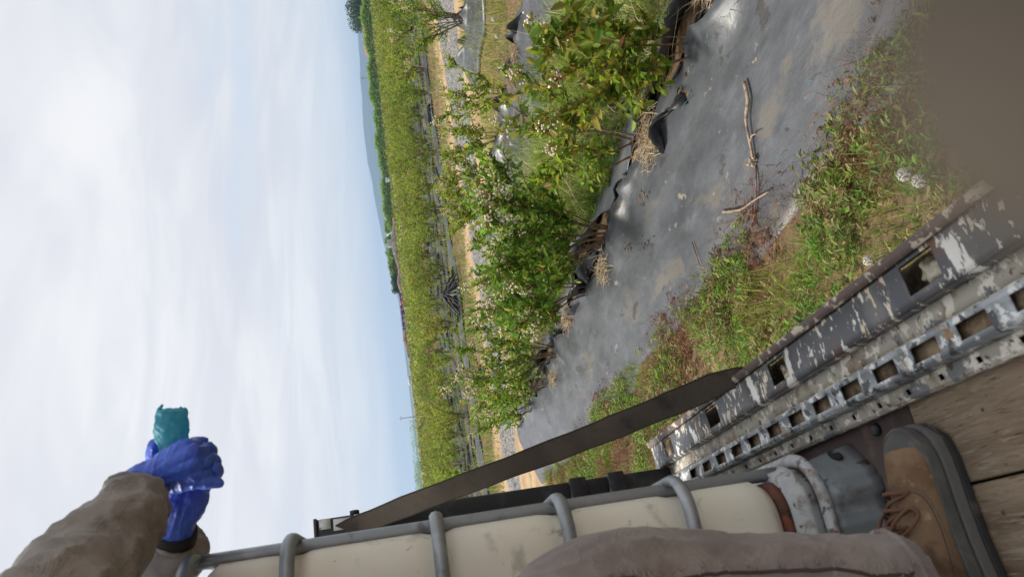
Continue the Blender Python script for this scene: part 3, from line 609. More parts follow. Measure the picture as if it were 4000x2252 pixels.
def weeds(name, n, sampler, leaf, tints, label, seed, k=9, up=.5):
    g = np.random.default_rng(seed); P = sampler(g, n); n = len(P); z = ground_z(P[:, 0], P[:, 1])
    B = np.repeat(np.stack([P[:, 0], P[:, 1], z], 1), k, 0)+g.normal(0, .012, (n*k, 3)); a = g.uniform(0, 6.28, n*k)
    D = np.stack([np.cos(a), np.sin(a), g.uniform(.05, up*2, n*k)], 1); B[:, 2] += g.uniform(0, .06, n*k)
    Ls = np.repeat(g.uniform(.5, 1.3, n), k)*g.uniform(.6, 1.2, n*k)*leaf; tt = np.asarray(tints); T = np.repeat(tt[g.integers(0, len(tt), n)], k, 0)*g.uniform(.6, 1.3, (n*k, 1))
    V, F, T = leaves_vf(B, D, Ls, Ls*g.uniform(.2, .4, n*k), T)
    return tag(link(name, mesh_np(name, V, 4, F, False, T), M['leaf']), label, 'weeds', kind='stuff')
weeds('broadleaf_weeds', 7000, rect(.5, 1.62, .4, 10.5, -.06, 1.7, 25), .036, [(.13, .26, .035), (.19, .32, .045), (.09, .18, .028), (.26, .27, .08)], 'green broadleaf weeds in the strip beside the trailer', 41)
weeds('pale_moss_weeds', 1100, rect(.75, 1.6, .9, 5, .12, 2.2, 27), .035, [(.30, .31, .11), (.24, .26, .09), (.34, .30, .12)], 'pale yellow green mossy weeds along the plastic edge', 42, 16)
weeds('red_litter', 2600, rect(.5, 1.7, .6, 8, .0, 1.6, 29), .03, [(.22, .11, .06), (.28, .18, .10), (.15, .075, .045)], 'rusty red dead leaf litter at the plastic edge', 43, 12, .2)
weeds('row_weeds', 2400, rect(2.65, 4.7, 1.5, 10.5, -.1, 1., 33), .075, [(.16, .28, .03), (.22, .33, .04), (.32, .36, .06), (.11, .21, .025)], 'leafy weeds between the first and second beds', 44)

# ------------------------------------------------------------------ dandelion clocks, twigs, straw
M['clock'] = mat('seed_fluff', (.88, .86, .78), .9, trans=.4, spec=.1)
M['weedstem'] = mat('weed_stem', (.22, .2, .08), .7)
def seed_head():
    g = np.random.default_rng(2); V = []; F = []
    d = unit(g.normal(0, 1, (150, 3)))
    for i, q in enumerate(d):
        s_ = unit(np.cross(q, g.normal(0, 1, 3))); t_ = np.cross(q, s_)
        b0 = len(V); V += [tuple(q*.15), tuple(q+s_*.13), tuple(q+t_*.13), tuple(q-s_*.13), tuple(q-t_*.13)]
        F += [(b0, b0+1, b0+2, b0+2), (b0, b0+3, b0+4, b0+4), (b0+1, b0+2, b0+3, b0+4)]
    c = len(V); V += [tuple(v) for v in IV*.2]; F += [(c+f[0], c+f[1], c+f[2], c+f[2]) for f in IF]
    return quads_mesh('seed_head', np.array(V), np.array(F), False)
SH = seed_head(); SH.materials.append(M['clock'])
def clock(x, y, h, r_, label, group=None):
    z = float(ground_z(x, y)); root = empty('dandelion_clock', (x, y, z)); tag(root, label, 'dandelion', group)
    tube('stem', [(0, 0, 0), (.01, .005, h*.5), (.015, 0, h)], .0022, M['weedstem'], root, 5)
    o = link('seed_head', SH, None, root, (.015, 0, h)); o.scale = (r_,)*3
for x, y, h, r_ in [(1.06, 1.97, .15, .024), (1.015, 1.94, .13, .023)]: clock(x, y, h, r_, 'one of two white dandelion clocks side by side near the rail', 'paired dandelion clocks by the rail')
for x, y in [(.80, 1.9), (.92, 2.35)]: clock(x, y, .1, .019, 'lone small dandelion clock in the weeds beside the trailer', 'lone dandelion clocks by the trailer')
for x, y in [(.62, 3.15), (.68, 3.4), (.58, 3.75), (.66, 4.1), (.75, 3.6), (.6, 4.6)]: clock(x, y, .22, .025, 'dandelion clock in grass by the trailer corner post', 'dandelion clocks by the corner post')
for x, y in [(3.89, 5.12), (3.6, 3.9), (4.4, 5.3), (4.55, 5.0), (4.6, 6.6), (4.3, 4.1), (5.0, 7.5)]: clock(x, y, .30, .024, 'dandelion clock in tall grass between first two beds', 'dandelion clocks between the beds')
for x, y in [(6.78, 7.32), (6.5, 7.32), (6.34, 8.2), (7.0, 6.2)]: clock(x, y, .28, .028, 'dandelion clock in rough grass beyond the second bed', 'dandelion clocks beyond the second bed')
M['twig'] = mat('bleached_twig', (.33, .25, .18), .85, [((.18, .12, .09), 30, .5, .65)], (60, .4), spec=.2)
M['twig_red'] = mat('red_brown_twig', (.17, .075, .055), .85, [((.28, .17, .12), 30, .5, .65)], (60, .4), spec=.2)
def on_bed(x, y, dz=.05): return (x, y, float(bed_h(np.array(x), ROWS[0]))+.022+(dz-.03)*.55)
tw = empty('fallen_twig', on_bed(1.86, 2.95)); tag(tw, 'bent brown twig with dried flower tuft lying on the plastic', 'twig')
def rel(o, pts): return [Vector(p)-o.location for p in pts]
tube('branch', rel(tw, smooth_path([on_bed(1.99, 2.62), on_bed(1.92, 2.67, .06), on_bed(1.87, 2.76, .07), on_bed(1.77, 2.86, .06), on_bed(1.72, 2.92, .05)], 3)), [.009]*6+[.007]*6+[.004], M['twig'], tw, 6)
tube('branch', rel(tw, [on_bed(1.80, 2.83, .06), on_bed(1.80, 2.78, .08), on_bed(1.78, 2.74, .09)]), [.006, .005, .003], M['twig'], tw, 6)
V, F, T = cluster_vf(22, .009, np.random.default_rng(4), .03); T[:] = T*.6+np.array([.12, .08, .05]); o = link('dried_tuft', mesh_np('dried_tuft', V, 3, F, True, T), M['flower'], tw); o.location = Vector(on_bed(1.73, 2.90, .07))-tw.location
tw = empty('fallen_twig', on_bed(1.65, 3.1)); tag(tw, 'pale bare twig lying from the plastic into the weeds', 'twig')
tube('branch', rel(tw, smooth_path([on_bed(1.71, 3.36, .045), on_bed(1.63, 3.20, .07), on_bed(1.60, 3.06, .08), on_bed(1.57, 2.92, .07)], 3)), [.008, .008, .008, .007, .007, .006, .006, .005, .005, .004], M['twig'], tw, 6)
tw = empty('fallen_twig', on_bed(1.6, 3.05)); tag(tw, 'thin dark red twig crossing under the pale bare one', 'twig')
tube('branch', rel(tw, smooth_path([on_bed(1.72, 2.92, .03), on_bed(1.65, 2.98, .06), on_bed(1.58, 3.10, .05), on_bed(1.52, 3.22, .05)], 3)), [.005]*9+[.003], M['twig_red'], tw, 6)
tube('branch', rel(tw, [on_bed(1.63, 3.0, .06), on_bed(1.64, 2.95, .09), on_bed(1.66, 2.92, .10)]), [.004, .003, .002], M['twig_red'], tw, 5)
tw = empty('fallen_twig', on_bed(1.62, 4.0)); tag(tw, 'short thin red twig stuck at the lower plastic edge further along', 'twig')
tube('branch', rel(tw, [on_bed(1.75, 3.80, .05), on_bed(1.67, 3.85, .05), on_bed(1.60, 3.88, .05)]), [.004, .004, .002], M['twig_red'], tw, 5)
def straw(x, y, z, n, l_, seed, label, along=(0, 1), spread=.05):
    g = np.random.default_rng(seed); root = empty('straw_clump', (x, y, z)); tag(root, label, 'straw'); Vs = []; Ts = []
    for i in range(n):
        p = np.array([g.normal(0, spread), g.normal(0, spread*1.6), g.uniform(0, .06)]); d = unit(np.array([along[0]+g.normal(0, .5), along[1]+g.normal(0, .5), g.normal(0, .25)])); ln = l_*g.uniform(.4, 1.)
        v, f = tube_vf([p-d*ln/2, p+np.array([0, 0, .015]), p+d*ln/2], [.0022, .002, .001], 3, False); Vs.append((v, f)); c = np.array([(.50, .38, .23), (.38, .27, .16), (.58, .47, .32)][g.integers(0, 3)])*g.uniform(.7, 1.2); Ts.append(np.tile(c, (len(v), 1)))
    V, F = cat_parts(Vs); tag(link('stalks', quads_mesh('stalks', V, F, True, np.vstack(Ts)), M['dry'], root), kind='stuff')
straw(2.47, 2.50, .25, 150, .2, 1, 'bleached straw tuft at the base of the yellow leaved bush')
straw(2.36, 3.66, .25, 190, .17, 2, 'pale straw heap under the bush with few bare stems')
straw(2.42, 3.58, .27, 110, .2, 12, 'small upright straw tuft behind the pale straw heap')
straw(2.24, 5.20, .23, 150, .2, 3, 'brown straw clump lying on plastic by the largest bush')
straw(2.50, 5.55, .27, 200, .2, 4, 'round straw nest behind the torn plastic edge')
straw(2.38, 6.6, .25, 220, .22, 5, 'brown straw mat in the cut of the front bed')
straw(2.20, 8.0, .22, 160, .2, 6, 'straw wisp on plastic further down the front bed')
straw(5.66, 6.62, .24, 260, .28, 7, 'big straw clump on the second bed beside the empty hole', (-.7, -.6), .08)
straw(5.62, 7.0, .25, 180, .5, 8, 'long drooping straw bundle hanging over second bed plastic', (-.9, -.2), .05)
straw(5.62, 8.3, .24, 110, .22, 9, 'small straw tuft at the foot of the slender bush')
for i, (x, y) in enumerate([(2.28, 3.05), (2.2, 4.02), (2.12, 4.62), (2.02, 4.3)]):
    g = np.random.default_rng(60+i); P = g.normal(0, .03, (7, 3))*np.array([1, 1.4, .12])+np.array([0, 0, .006]); V, F, T = leaves_vf(P, g.normal(0, 1, (7, 3))*np.array([1, 1, .15]), np.full(7, .034), np.full(7, .017), np.tile([.2, .12, .06], (7, 1))*g.uniform(.6, 1.4, (7, 1)))
    tag(link('dead_leaves', mesh_np('dead_leaves', V, 4, F, False, T), M['dry'], None, on_bed(x, y, .03)), ['brown dead leaves on plastic under the yellow leaved bush', 'few brown dead leaves on plastic below the pale straw heap', 'torn brown leaf scraps on plastic near the largest bush', 'single small group of tan leaf scraps mid plastic'][i], 'dead leaves')

# ------------------------------------------------------------------ far side of the field
def leaf_cloud(name, n, sampler, size, tints, seed, m=None, parent=None):
    g = np.random.default_rng(seed); P = sampler(g, n); n = len(P); D = g.normal(0, 1, (n, 3)); Ls = size*g.uniform(.5, 1.3, n)
    tt = np.asarray(tints); T = tt[g.integers(0, len(tt), n)]*g.uniform(.6, 1.25, (n, 1)); V, F, T = leaves_vf(P, D, Ls, Ls*.6, T)
    return link(name, mesh_np(name, V, 4, F, False, T), m or M['leaf'], parent)
HG = [(.22, .34, .045), (.15, .26, .035), (.28, .39, .06)]
hl = [(196, 150), (152, 151), (138, 170), (124, 190), (109, 203)]
def hedge_s(g, n):
    pts = np.array(hl, float); seg = np.linalg.norm(np.diff(pts, axis=0), axis=1); cum = np.concatenate(([0], np.cumsum(seg))); s_ = g.uniform(0, cum[-1], n)
    x = np.interp(s_, cum, pts[:, 0]); y = np.interp(s_, cum, pts[:, 1]); h = 3.5+.35*np.sin(s_*.9)+.3*np.sin(s_*.37+1)+.4*np.abs(np.sin(s_*2.3))
    zf = g.uniform(0, 1, n)**.75; r_ = 1.3*np.sqrt(np.clip(1-zf*.6, .1, 1)); a = g.uniform(0, 6.28, n)
    return np.stack([x+np.cos(a)*r_, y+np.sin(a)*r_, h*zf+g.normal(0, .1, n)], 1)
root = empty('hedge', (126, 191, 0)); tag(root, 'long clipped dark green hedge closing the far end of field', 'hedge')
o = leaf_cloud('foliage', 60000, hedge_s, .46, HG, 50, None, root); o.location = (-126, -191, 0); o['kind'] = 'stuff'
pts = [(hl[i][0]+(hl[i+1][0]-hl[i][0])*t_-126, hl[i][1]+(hl[i+1][1]-hl[i][1])*t_-191, 0) for i in range(4) for t_ in np.linspace(0, 1, 14, endpoint=False)]
V, F = cat_parts([tube_vf([p, (p[0], p[1], 2.2)], [.09, .05], 5, False) for p in pts]); link('trunks', quads_mesh('trunks', V, F), M['bark'], root)['kind'] = 'stuff'
def tree(x, y, h, w, label, seed, tints=HG, n=2600, clumps=16, size=.5):
    root = empty('tree', (x, y, 0)); tag(root, label, 'tree'); g = np.random.default_rng(seed)
    C = np.stack([g.normal(0, w*.27, clumps), g.normal(0, w*.27, clumps), h*g.uniform(.42, .88, clumps)], 1); Rr = w*g.uniform(.14, .26, clumps)
    def s_(gg, n):
        i = gg.integers(0, clumps, n); d = unit(gg.normal(0, 1, (n, 3)))*gg.uniform(.5, 1, (n, 1)); return C[i]+d*Rr[i][:, None]*np.array([1, 1, .85])
    leaf_cloud('crown', n, s_, size, tints, seed+1, None, root)
    parts = [tube_vf([(0, 0, 0), (.05, 0, h*.3), (0, .1, h*.6)], [h*.03, h*.024, h*.012], 6)]
    for c in C[:8]: parts.append(tube_vf([(0, 0, h*.28), tuple(c*.5+np.array([0, 0, h*.15])), tuple(c)], [h*.012, h*.008, h*.004], 4, False))
    V, F = cat_parts(parts); link('trunk', quads_mesh('trunk', V, F), M['bark'], root)
tree(172.7, 180.8, 8.2, 10., 'big dark broadleaf tree rising behind the hedge', 70, [(.045, .085, .035), (.06, .10, .04), (.035, .07, .03)], 4200, 26, .55)
tree(179.1, 174.5, 6.5, 8., 'smaller dark tree beside the big one behind hedge', 71, [(.045, .085, .035), (.06, .10, .04)], 2000, 16, .5)
tree(116.9, 215.3, 4.6, 4., 'loose green tree standing alone past the hedge end', 72)
tree(108.4, 214.1, 4.6, 6., 'bushy green tree above the pale stone blocks', 73)
tree(103.9, 214.1, 4.3, 6., 'wide green tree between two bushy ones past the hedge', 74)
tree(99.3, 213, 4.2, 5., 'low green tree right of the round dark one', 75)
tree(87.1, 196.6, 3.9, 5.0, 'round dark green tree next to the purple crates', 76, [(.04, .09, .03), (.05, .11, .03)], 3200, 20, .5)
M['teal'] = mat('teal_plastic', (.02, .36, .38), .5); M['whitep'] = mat('white_paint', (.72, .73, .73), .6, [((.55, .55, .55), 2, .4, .7)])
M['roof_red'] = mat('red_roof', (.26, .11, .09), .8); M['purple'] = mat('purple_plastic', (.10, .05, .22), .55, [((.07, .035, .16), 3, .4, .6)]); M['pink'] = mat('pink_plastic', (.55, .16, .2), .6)
M['stone'] = mat('pale_block', (.45, .42, .38), .9, [((.33, .3, .27), 3, .4, .6)]); M['bank'] = mat('brown_bank', (.17, .115, .09), .95, [((.24, .17, .13), .5, .4, .6)], spec=.1)
M['greenhouse'] = mat('pale_green_film', (.36, .55, .50), .5); M['polew'] = mat('pole_wood', (.16, .13, .11), .9); M['grey_roof'] = mat('grey_roof', (.45, .47, .5), .6)
def house(x, y, w, d, h, rz, label, roofm, cat='building', name='farm_building'):
    root = empty(name, (x, y, 0), rz); tag(root, label, cat)
    boxes('wall', [(-w/2, w/2, -d/2, d/2, 0, h)], M['whitep'], root)
    V = np.array([(-w/2-.3, -d/2-.3, h), (w/2+.3, -d/2-.3, h), (w/2+.3, d/2+.3, h), (-w/2-.3, d/2+.3, h), (-w/2-.3, 0, h+d*.25), (w/2+.3, 0, h+d*.25)]); F = np.array([(0, 1, 5, 4), (2, 3, 4, 5), (0, 4, 3, 3), (1, 2, 5, 5), (0, 3, 2, 1)])
    link('roof', quads_mesh('roof', V, F, False), roofm, root)
    for k in range(3): boxes('window', [(-w/2+w*(.15+.3*k), -w/2+w*(.25+.3*k), -d/2-.04, -d/2+.02, h*.4, h*.75)], M['black'], root)
    boxes('door', [(w*.36, w*.44, -d/2-.05, -d/2+.02, .0, h*.75)], M['grey_roof'], root)
house(166, 181, 14, 8, 2.6, R(-45), 'low white building with red roof behind the hedge', M['roof_red'])
house(128, 226.3, 9, 6, 2.6, R(-25), 'pale low shed with light roof beyond the hedge end', M['grey_roof'])
root = empty('greenhouse', (142.4, 264, 0), R(-25)); tag(root, 'long pale green film greenhouse behind the trees', 'greenhouse')
V = []; F = []
for i, x in enumerate((-16, 16)):
    for k in range(9): a = math.pi*k/8; V.append((x, 4*math.cos(a), 4.6*math.sin(a)))
F = [(k, k+1, k+10, k+9) for k in range(8)]; link('cover', mesh_np('cover', np.array(V), 4, np.array(F), True), M['greenhouse'], root)
for k in range(9): tube('hoop', [(-16+4*k, 4.05*math.cos(math.pi*j/8), 4.65*math.sin(math.pi*j/8)) for j in range(9)], .08, M['galv'], root, 4)
root = empty('portable_toilet', (117, 188.6, 0), R(-33)); tag(root, 'teal portable toilet cabin with white roof against the hedge', 'toilet')
boxes('cabin', [(-.75, .75, -.75, .75, .1, 2.1)], M['teal'], root, .04); boxes('roof', [(-.8, .8, -.8, .8, 2.1, 2.4)], M['whitep'], root, .1); boxes('door', [(-.55, .35, -.79, -.74, .25, 1.95)], M['whitep'], root, .02); boxes('skid', [(-.8, .8, -.8, -.6, 0, .1), (-.8, .8, .6, .8, 0, .1)], M['black'], root)
for i, (x, y) in enumerate([(114.8, 190), (125.2, 171.1), (126.2, 170.3)]):
    root = empty('white_bucket', (x, y, 0)); tag(root, ['white drum standing just past the teal toilet cabin', 'white drum at the hedge foot, one of two together', 'white drum at the hedge foot, one of two together'][i], 'drum', None if i == 0 else 'white drums at the hedge foot')
    tube('body', [(0, 0, 0), (0, 0, .1), (0, 0, .9), (0, 0, 1.0)], [.42, .45, .45, .40], M['whitep'], root, 12); tube('lid', [(0, 0, 1.0), (0, 0, 1.06)], [.46, .44], M['grey_roof'], root, 12)
V = []; n = 40
for i in range(n+1):
    t_ = i/n; x = 118-70*t_; y = 205-62*t_+6*math.sin(t_*3); h = 2.+.3*math.sin(i*.9)
    for k, (dy, z) in enumerate([(-3, -.1), (-1.2, h*.75), (0, h), (1.4, h*.7), (3, -.1)]): V.append((x+dy*.4, y+dy, z))
F = [(i*5+k, i*5+k+1, (i+1)*5+k+1, (i+1)*5+k) for i in range(n) for k in range(4)]
tag(link('earth_bank', mesh_np('earth_bank', np.array(V), 4, np.array(F), True), M['bank']), kind='structure')
for i, (x, y) in enumerate([(101, 194), (98.6, 192), (96.2, 190), (93.8, 188.5), (97.4, 191)]):
    o = boxes('stone_block', [(-1.1, 1.1, -.6, .6, 0, 1.25)], M['stone'], None, .12); o.location = (x, y, 1.35 if i < 4 else 2.6); o.rotation_euler = (0, 0, R(-30+5*i)); tag(o, 'pale concrete block in a row on the brown bank' if i < 4 else 'pale concrete block stacked on top of the others', 'block', 'concrete blocks on the bank' if i < 4 else None)
g = np.random.default_rng(9)
for i in range(11):
    t_ = i/10; x, y = 63.5-11.*t_, 150+7.5*t_; root = empty('crate_stack', (x, y, 0), R(-60)); pink = i == 1
    tag(root, 'crate stack topped with pink beside the round tree' if pink else 'stack of purple plastic crates beyond the field edge', 'crates', None if pink else 'purple crate stacks at the field edge')
    for k in range(5 if i < 8 else 4):
        z = .02+k*.42; boxes('crate', [(-.5, .5, -.5, .5, z, z+.04), (-.5, -.45, -.5, .5, z+.04, z+.4), (.45, .5, -.5, .5, z+.04, z+.4), (-.45, .45, -.5, -.45, z+.04, z+.4), (-.45, .45, .45, .5, z+.04, z+.4)], M['pink'] if pink and k == 4 else M['purple'], root)
def pole(x, y, h, label, group=None):
    root = empty('utility_pole', (x, y, 0)); tag(root, label, 'pole', group); tube('post', [(0, 0, 0), (0, 0, h)], [.2, .13], M['polew'], root, 8); tube('crossarm', [(-1.1, .1, h-.8), (1.1, -.1, h-.8)], .08, M['polew'], root, 6)
    for k in (-.9, 0, .9): tube('insulator', [(k, -.1*k, h-.72), (k, -.1*k, h-.45)], .06, M['grey_roof'], root, 6)
pole(209, 255.4, 8.5, 'tall wooden utility pole standing behind the hedge'); pole(334.8, 397.9, 8., 'distant utility pole beyond the tall one behind hedge')
pole(78.3, 320.6, 8., 'lone utility pole far across the open plain'); pole(60, 420, 7, 'low distant pole near the far shelter belt')
for i, (x, y, w, h) in enumerate([(120, 900, 70, 9), (150, 980, 60, 8), (70, 700, 40, 6), (48, 620, 60, 6), (30, 560, 46, 6), (16, 500, 40, 5.5), (200, 1000, 80, 9)]):
    def s2(g, n, w=w, h=h): return np.stack([g.uniform(-w/2, w/2, n), g.normal(0, 3, n), h*g.uniform(0, 1, n)*(.6+.4*np.abs(np.sin(g.uniform(-w/2, w/2, n)*.3)))], 1)
    o = leaf_cloud('shelter_belt', 900, s2, 1.6, HG, 300+i); o.location = (x, y, 0); tag(o, 'distant dark shelter belt of trees on the plain', 'trees', None, 'stuff')
house(136, 460, 5, 4, 1.7, R(10), 'distant white farm shed on the open plain', M['grey_roof'])

# ------------------------------------------------------------------ trailer
DZ = 1.04                                          # top of the deck
TR = empty('flatbed_trailer', (-.45, .8, 0)); tag(TR, 'old flatbed trailer with wooden deck and chipped perforated steel side rail', 'trailer')
def tp(o): o.location = -TR.location; return o    # parts are modelled in world coordinates
pl = [(.049, .238), (-.146, .045), (-.341, -.150), (-.536, -.345), (-.731, -.540), (-.926, -.735), (-1.13, -.930)]
for i, (x0, x1) in enumerate(pl):
    o = tp(boxes('plank', [(x0, x1, -1.6, 1.138, DZ-.04, DZ-.0015*(i % 3))], M['deck'], TR, .004))
tp(boxes('joint_blackout', [(-1.13, .24, -1.6, 2.3, DZ-.06, DZ-.042)], M['black'], TR))  # added black sheet, stops light showing through the plank joints
tp(boxes('steel_plate', [(-1.13, .2, 1.142, 2.34, DZ-.02, DZ-.001)], M['steel_brown'], TR))
for x, y in [(.17, 1.24), (.10, 1.9), (-.3, 1.25)]: tp(tube('bolt_head', [(x, y, DZ-.001), (x, y, DZ+.008), (x, y, DZ+.0085)], [.012, .011, .006], M['black_steel'], TR, 6))
for x, y in [(.14, .98), (.215, 1.1), (.0, 1.02), (.15, .8), (-.05, .86), (.21, .9)]: tp(tube('nail_head', [(x, y, DZ-.004), (x, y, DZ+.001)], [.003, .0028], M['steel_brown'], TR, 8))
def holed(name, prof, holes, y0, y1, m, thick=.004):
    """sheet metal along Y: prof = (x, z) from outside to inside, holes = (ya, yb, s0, s1) as fractions across"""
    ys = sorted({y0, y1} | {h[0] for h in holes} | {h[1] for h in holes}); ss = sorted({0., 1.} | {h[2] for h in holes} | {h[3] for h in holes})
    (xa, za), (xb, zb) = prof; V = [(xa+(xb-xa)*s, y, za+(zb-za)*s) for y in ys for s in ss]; n = len(ss); F = []
    for i in range(len(ys)-1):
        for j in range(n-1):
            ym, sm = (ys[i]+ys[i+1])/2, (ss[j]+ss[j+1])/2
            if any(h[0] < ym < h[1] and h[2] < sm < h[3] for h in holes): continue
            F.append((i*n+j, i*n+j+1, (i+1)*n+j+1, (i+1)*n+j))
    o = link(name, mesh_np(name, np.array(V), 4, np.array(F)), m, TR); md = o.modifiers.new('solid', 'SOLIDIFY'); md.thickness = thick; md.offset = 0
    return tp(o)
Y0, Y1 = -1.4, 2.345
h1 = [(y-.039, y+.039, .10, .78) for y in (2.178, 1.79, 1.40, .915, .42, -.05, -.5)]
h2 = [(y-.032, y+.032, .22, .80) for y in np.arange(2.05-.107*30, 2.06, .107)]
top = holed('outer_plate', ((.3685, 1.104), (.299, 1.101)), h1, Y0, Y1, M['rail_steel'])
holed('rail_lip', ((.384, 1.055), (.3835, 1.114)), [], Y0, Y1, M['rail_edge'])
holed('rail_edge', ((.3835, 1.1145), (.369, 1.108)), [], Y0, Y1, M['rail_edge'], .007)
holed('rail_step', ((.299, 1.099), (.297, 1.084)), [], Y0, Y1, M['rail_steel'])
holed('dirty_ledge', ((.297, 1.083), (.261, 1.081)), [], Y0, Y1-.02, M['rail_cream'])
holed('channel_wall', ((.261, 1.081), (.259, 1.0925)), [], Y0, Y1-.02, M['rail_cream'])
holed('inner_channel', ((.2585, 1.093), (.217, 1.0905)), h2, Y0, Y1-.03, M['rail_grey'])
holed('channel_wall', ((.2165, 1.0905), (.2145, 1.064)), [], Y0, Y1-.03, M['rail_grey'])
holed('inner_flange', ((.214, 1.0625), (.190, 1.0555)), [(y-.006, y+.006, .35, .72) for y in np.arange(-1.2, 2.2, .085)], Y0, Y1-.05, M['rail_cream'])
holed('flange_edge', ((.1895, 1.0555), (.189, 1.041)), [], Y0, Y1-.05, M['rail_cream'])
tp(boxes('rail_bed', [(.24, .38, Y0, Y1, 1.0, 1.052)], M['dirt'], TR)); tp(boxes('channel_floor', [(.218, .258, Y0, Y1-.03, 1.052, 1.079)], M['dirt'], TR))
tp(boxes('side_beam', [(.22, .375, Y0, Y1, .84, .998), (-1.2, -1.06, Y0, Y1, .84, 1.0), (-1.06, .22, Y1-.12, Y1, .86, .995), (-1.06, .22, Y0, Y0+.12, .86, .995)], M['black_steel'], TR))
tp(boxes('cross_member', [(-1.06, .22, y, y+.06, .88, .995) for y in (-.8, -.2, .4, 1., 1.6)], M['black_steel'], TR))
g = np.random.default_rng(12)
for y, s_, n in [(.915, .026, 5), (1.40, .022, 5), (2.178, .016, 3)]:
    ch = [([(.335+g.normal(0, .010), y+g.normal(0, .017), 1.066+g.uniform(0, .012)) for _ in range(3)], [s_*.4, s_*.55, s_*.35]) for _ in range(n)]
    sc = blob('plastic_scrap', ch, .004, M['trash'], None, lambda p: .006*mnoise.noise(p*90)); tag(sc, {.915: 'crumpled dirty cream scrap in the biggest square rail hole', 1.40: 'crumpled scrap stuffed in the rail hole beside the strap', 2.178: 'small dirt lump in the rail end hole'}[y], 'scrap')
# corner post
tp(boxes('corner_post', [(.222, .292, 2.27, 2.335, .86, 2.158)], M['black_steel'], TR, .006)); tp(boxes('post_cap', [(.219, .295, 2.267, 2.338, 2.158, 2.166)], M['steel_brown'], TR))
for z in (1.24, 1.36): tp(boxes('post_bracket', [(.21, .2985, 2.24, 2.269, z, z+.05)], M['black_steel'], TR, .004))
tp(tube('post_bolt', [(.292, 2.29, 2.05), (.305, 2.29, 2.05), (.306, 2.29, 2.05)], [.014, .014, .008], M['black_steel'], TR, 6))
for i, (x0, x1, z0, z1) in enumerate([(.262, .29, 2.118, 2.15), (.254, .286, 2.06, 2.11), (.276, .291, 2.02, 2.05), (.266, .282, 1.995, 2.012)]): tp(boxes('paint_flake', [(x0, x1, 2.2665, 2.2693, z0, z1)], M['white_flake'], TR))
for x in (-.98, .1):
    for y in (-.6, .3):
        w_ = tp(tube('wheel', [(x-.1, y, .4), (x-.11, y, .4), (x+.11, y, .4), (x+.1, y, .4)], [.3, .4, .4, .3], M['boot_sole'], TR, 24)); tube('rim', [(x-.115, y, .4), (x+.115, y, .4)], .2, M['galv'], w_, 16)
tp(boxes('axle', [(-1.0, .12, y-.05, y+.05, .36, .46) for y in (-.6, .3)]+[(x-.04, x+.04, -.9, .6, .46, .85) for x in (-.8, -.1)], M['black_steel'], TR))

# ------------------------------------------------------------------ caged tank
TK = empty('water_tank', (-.35, 1.8, DZ)); tag(TK, 'white plastic tank in a galvanised tube cage standing on the deck', 'tank')
def kp(o): o.location = -Vector(TK.location); return o
TX0, TX1, TY0, TY1 = -.86, .130, 1.322, 2.22
def loop(off, z, r_, n=8, x0=TX0, x1=TX1, y0=TY0, y1=TY1):
    x0 -= off; x1 += off; y0 -= off; y1 += off; out = []
    for cx_, cy_, a0 in ((x1-r_, y0+r_, -90), (x1-r_, y1-r_, 0), (x0+r_, y1-r_, 90), (x0+r_, y0+r_, 180)):
        for k in range(n+1):
            a = R(a0+90*k/n); out.append((cx_+r_*math.cos(a), cy_+r_*math.sin(a), z))
    return out
def ring_stack(name, levels, m, parent, cap=True):
    """levels: (offset, z, radius)"""
    V = []; F = []
    for o_, z, r_ in levels: V += loop(o_, z, r_)
    n = 36
    for i in range(len(levels)-1):
        for j in range(n): F.append((i*n+j, i*n+(j+1) % n, (i+1)*n+(j+1) % n, (i+1)*n+j))
    me = bpy.data.meshes.new(name); fs = [tuple(f) for f in F]
    if cap: fs += [tuple(range((len(levels)-1)*n, len(levels)*n)), tuple(reversed(range(n)))]
    me.from_pydata(V, [], fs); me.polygons.foreach_set('use_smooth', np.array([len(f) == 4 for f in fs])); me.update()
    return kp(link(name, me, m, parent))
zb = [2.077, 1.830, 1.611, 1.392]
lv = [(-.05, 1.214, .06), (-.012, 1.220, .065), (0, 1.243, .07)]
for z in np.linspace(1.27, 2.20, 50):
    d = -.007*sum(math.exp(-((z-q)/.02)**2) for q in zb); lv.append((d, z, .07))
lv += [(-.01, 2.218, .075), (-.05, 2.238, .08), (-.2, 2.243, .09)]
ring_stack('body', lv, M['tank'], TK)
def closed_tube(name, pts, rad, m, parent, k=8):
    n = len(pts); P = [Vector(p) for p in pts]; V = []
    for i in range(n):
        d = (P[(i+1) % n]-P[i-1]).normalized(); s_ = d.cross(Vector((0, 0, 1))).normalized()
        for j in range(k): a = 2*math.pi*j/k; V.append(tuple(P[i]+s_*rad[0]*math.cos(a)+Vector((0, 0, rad[1]))*math.sin(a)))
    F = [(i*k+j, i*k+(j+1) % k, ((i+1) % n)*k+(j+1) % k, ((i+1) % n)*k+j) for i in range(n) for j in range(k)]
    return kp(link(name, mesh_np(name, np.array(V), 4, np.array(F), True), m, parent))
for i, z in enumerate(zb+[2.243]): closed_tube('cage_bar', loop(.021 if i < 4 else .012, z, .075), (.0105, .0125), M['galv'], TK, 10)
vp = [(TX1+.0075, y) for y in (1.395, 1.62, 1.85, 2.08)]+[(TX0-.006, y) for y in (1.395, 1.62, 1.85, 2.08)]+[(x, TY0-.004) for x in (-.22, -.47, -.72)]+[(x, TY1+.004) for x in (.0, -.22, -.47, -.72)]
for x, y in vp: kp(tube('cage_upright', [(x, y, z) for z in np.linspace(1.17, 2.243, 24)], .0125 if x > .1 else .0095, M['galv'], TK, 8))
ring_stack('red_strip', [(-.03, 1.1995, .06), (-.006, 1.1995, .065), (-.008, 1.2145, .065), (-.04, 1.2145, .06)], M['rust_red'], TK)
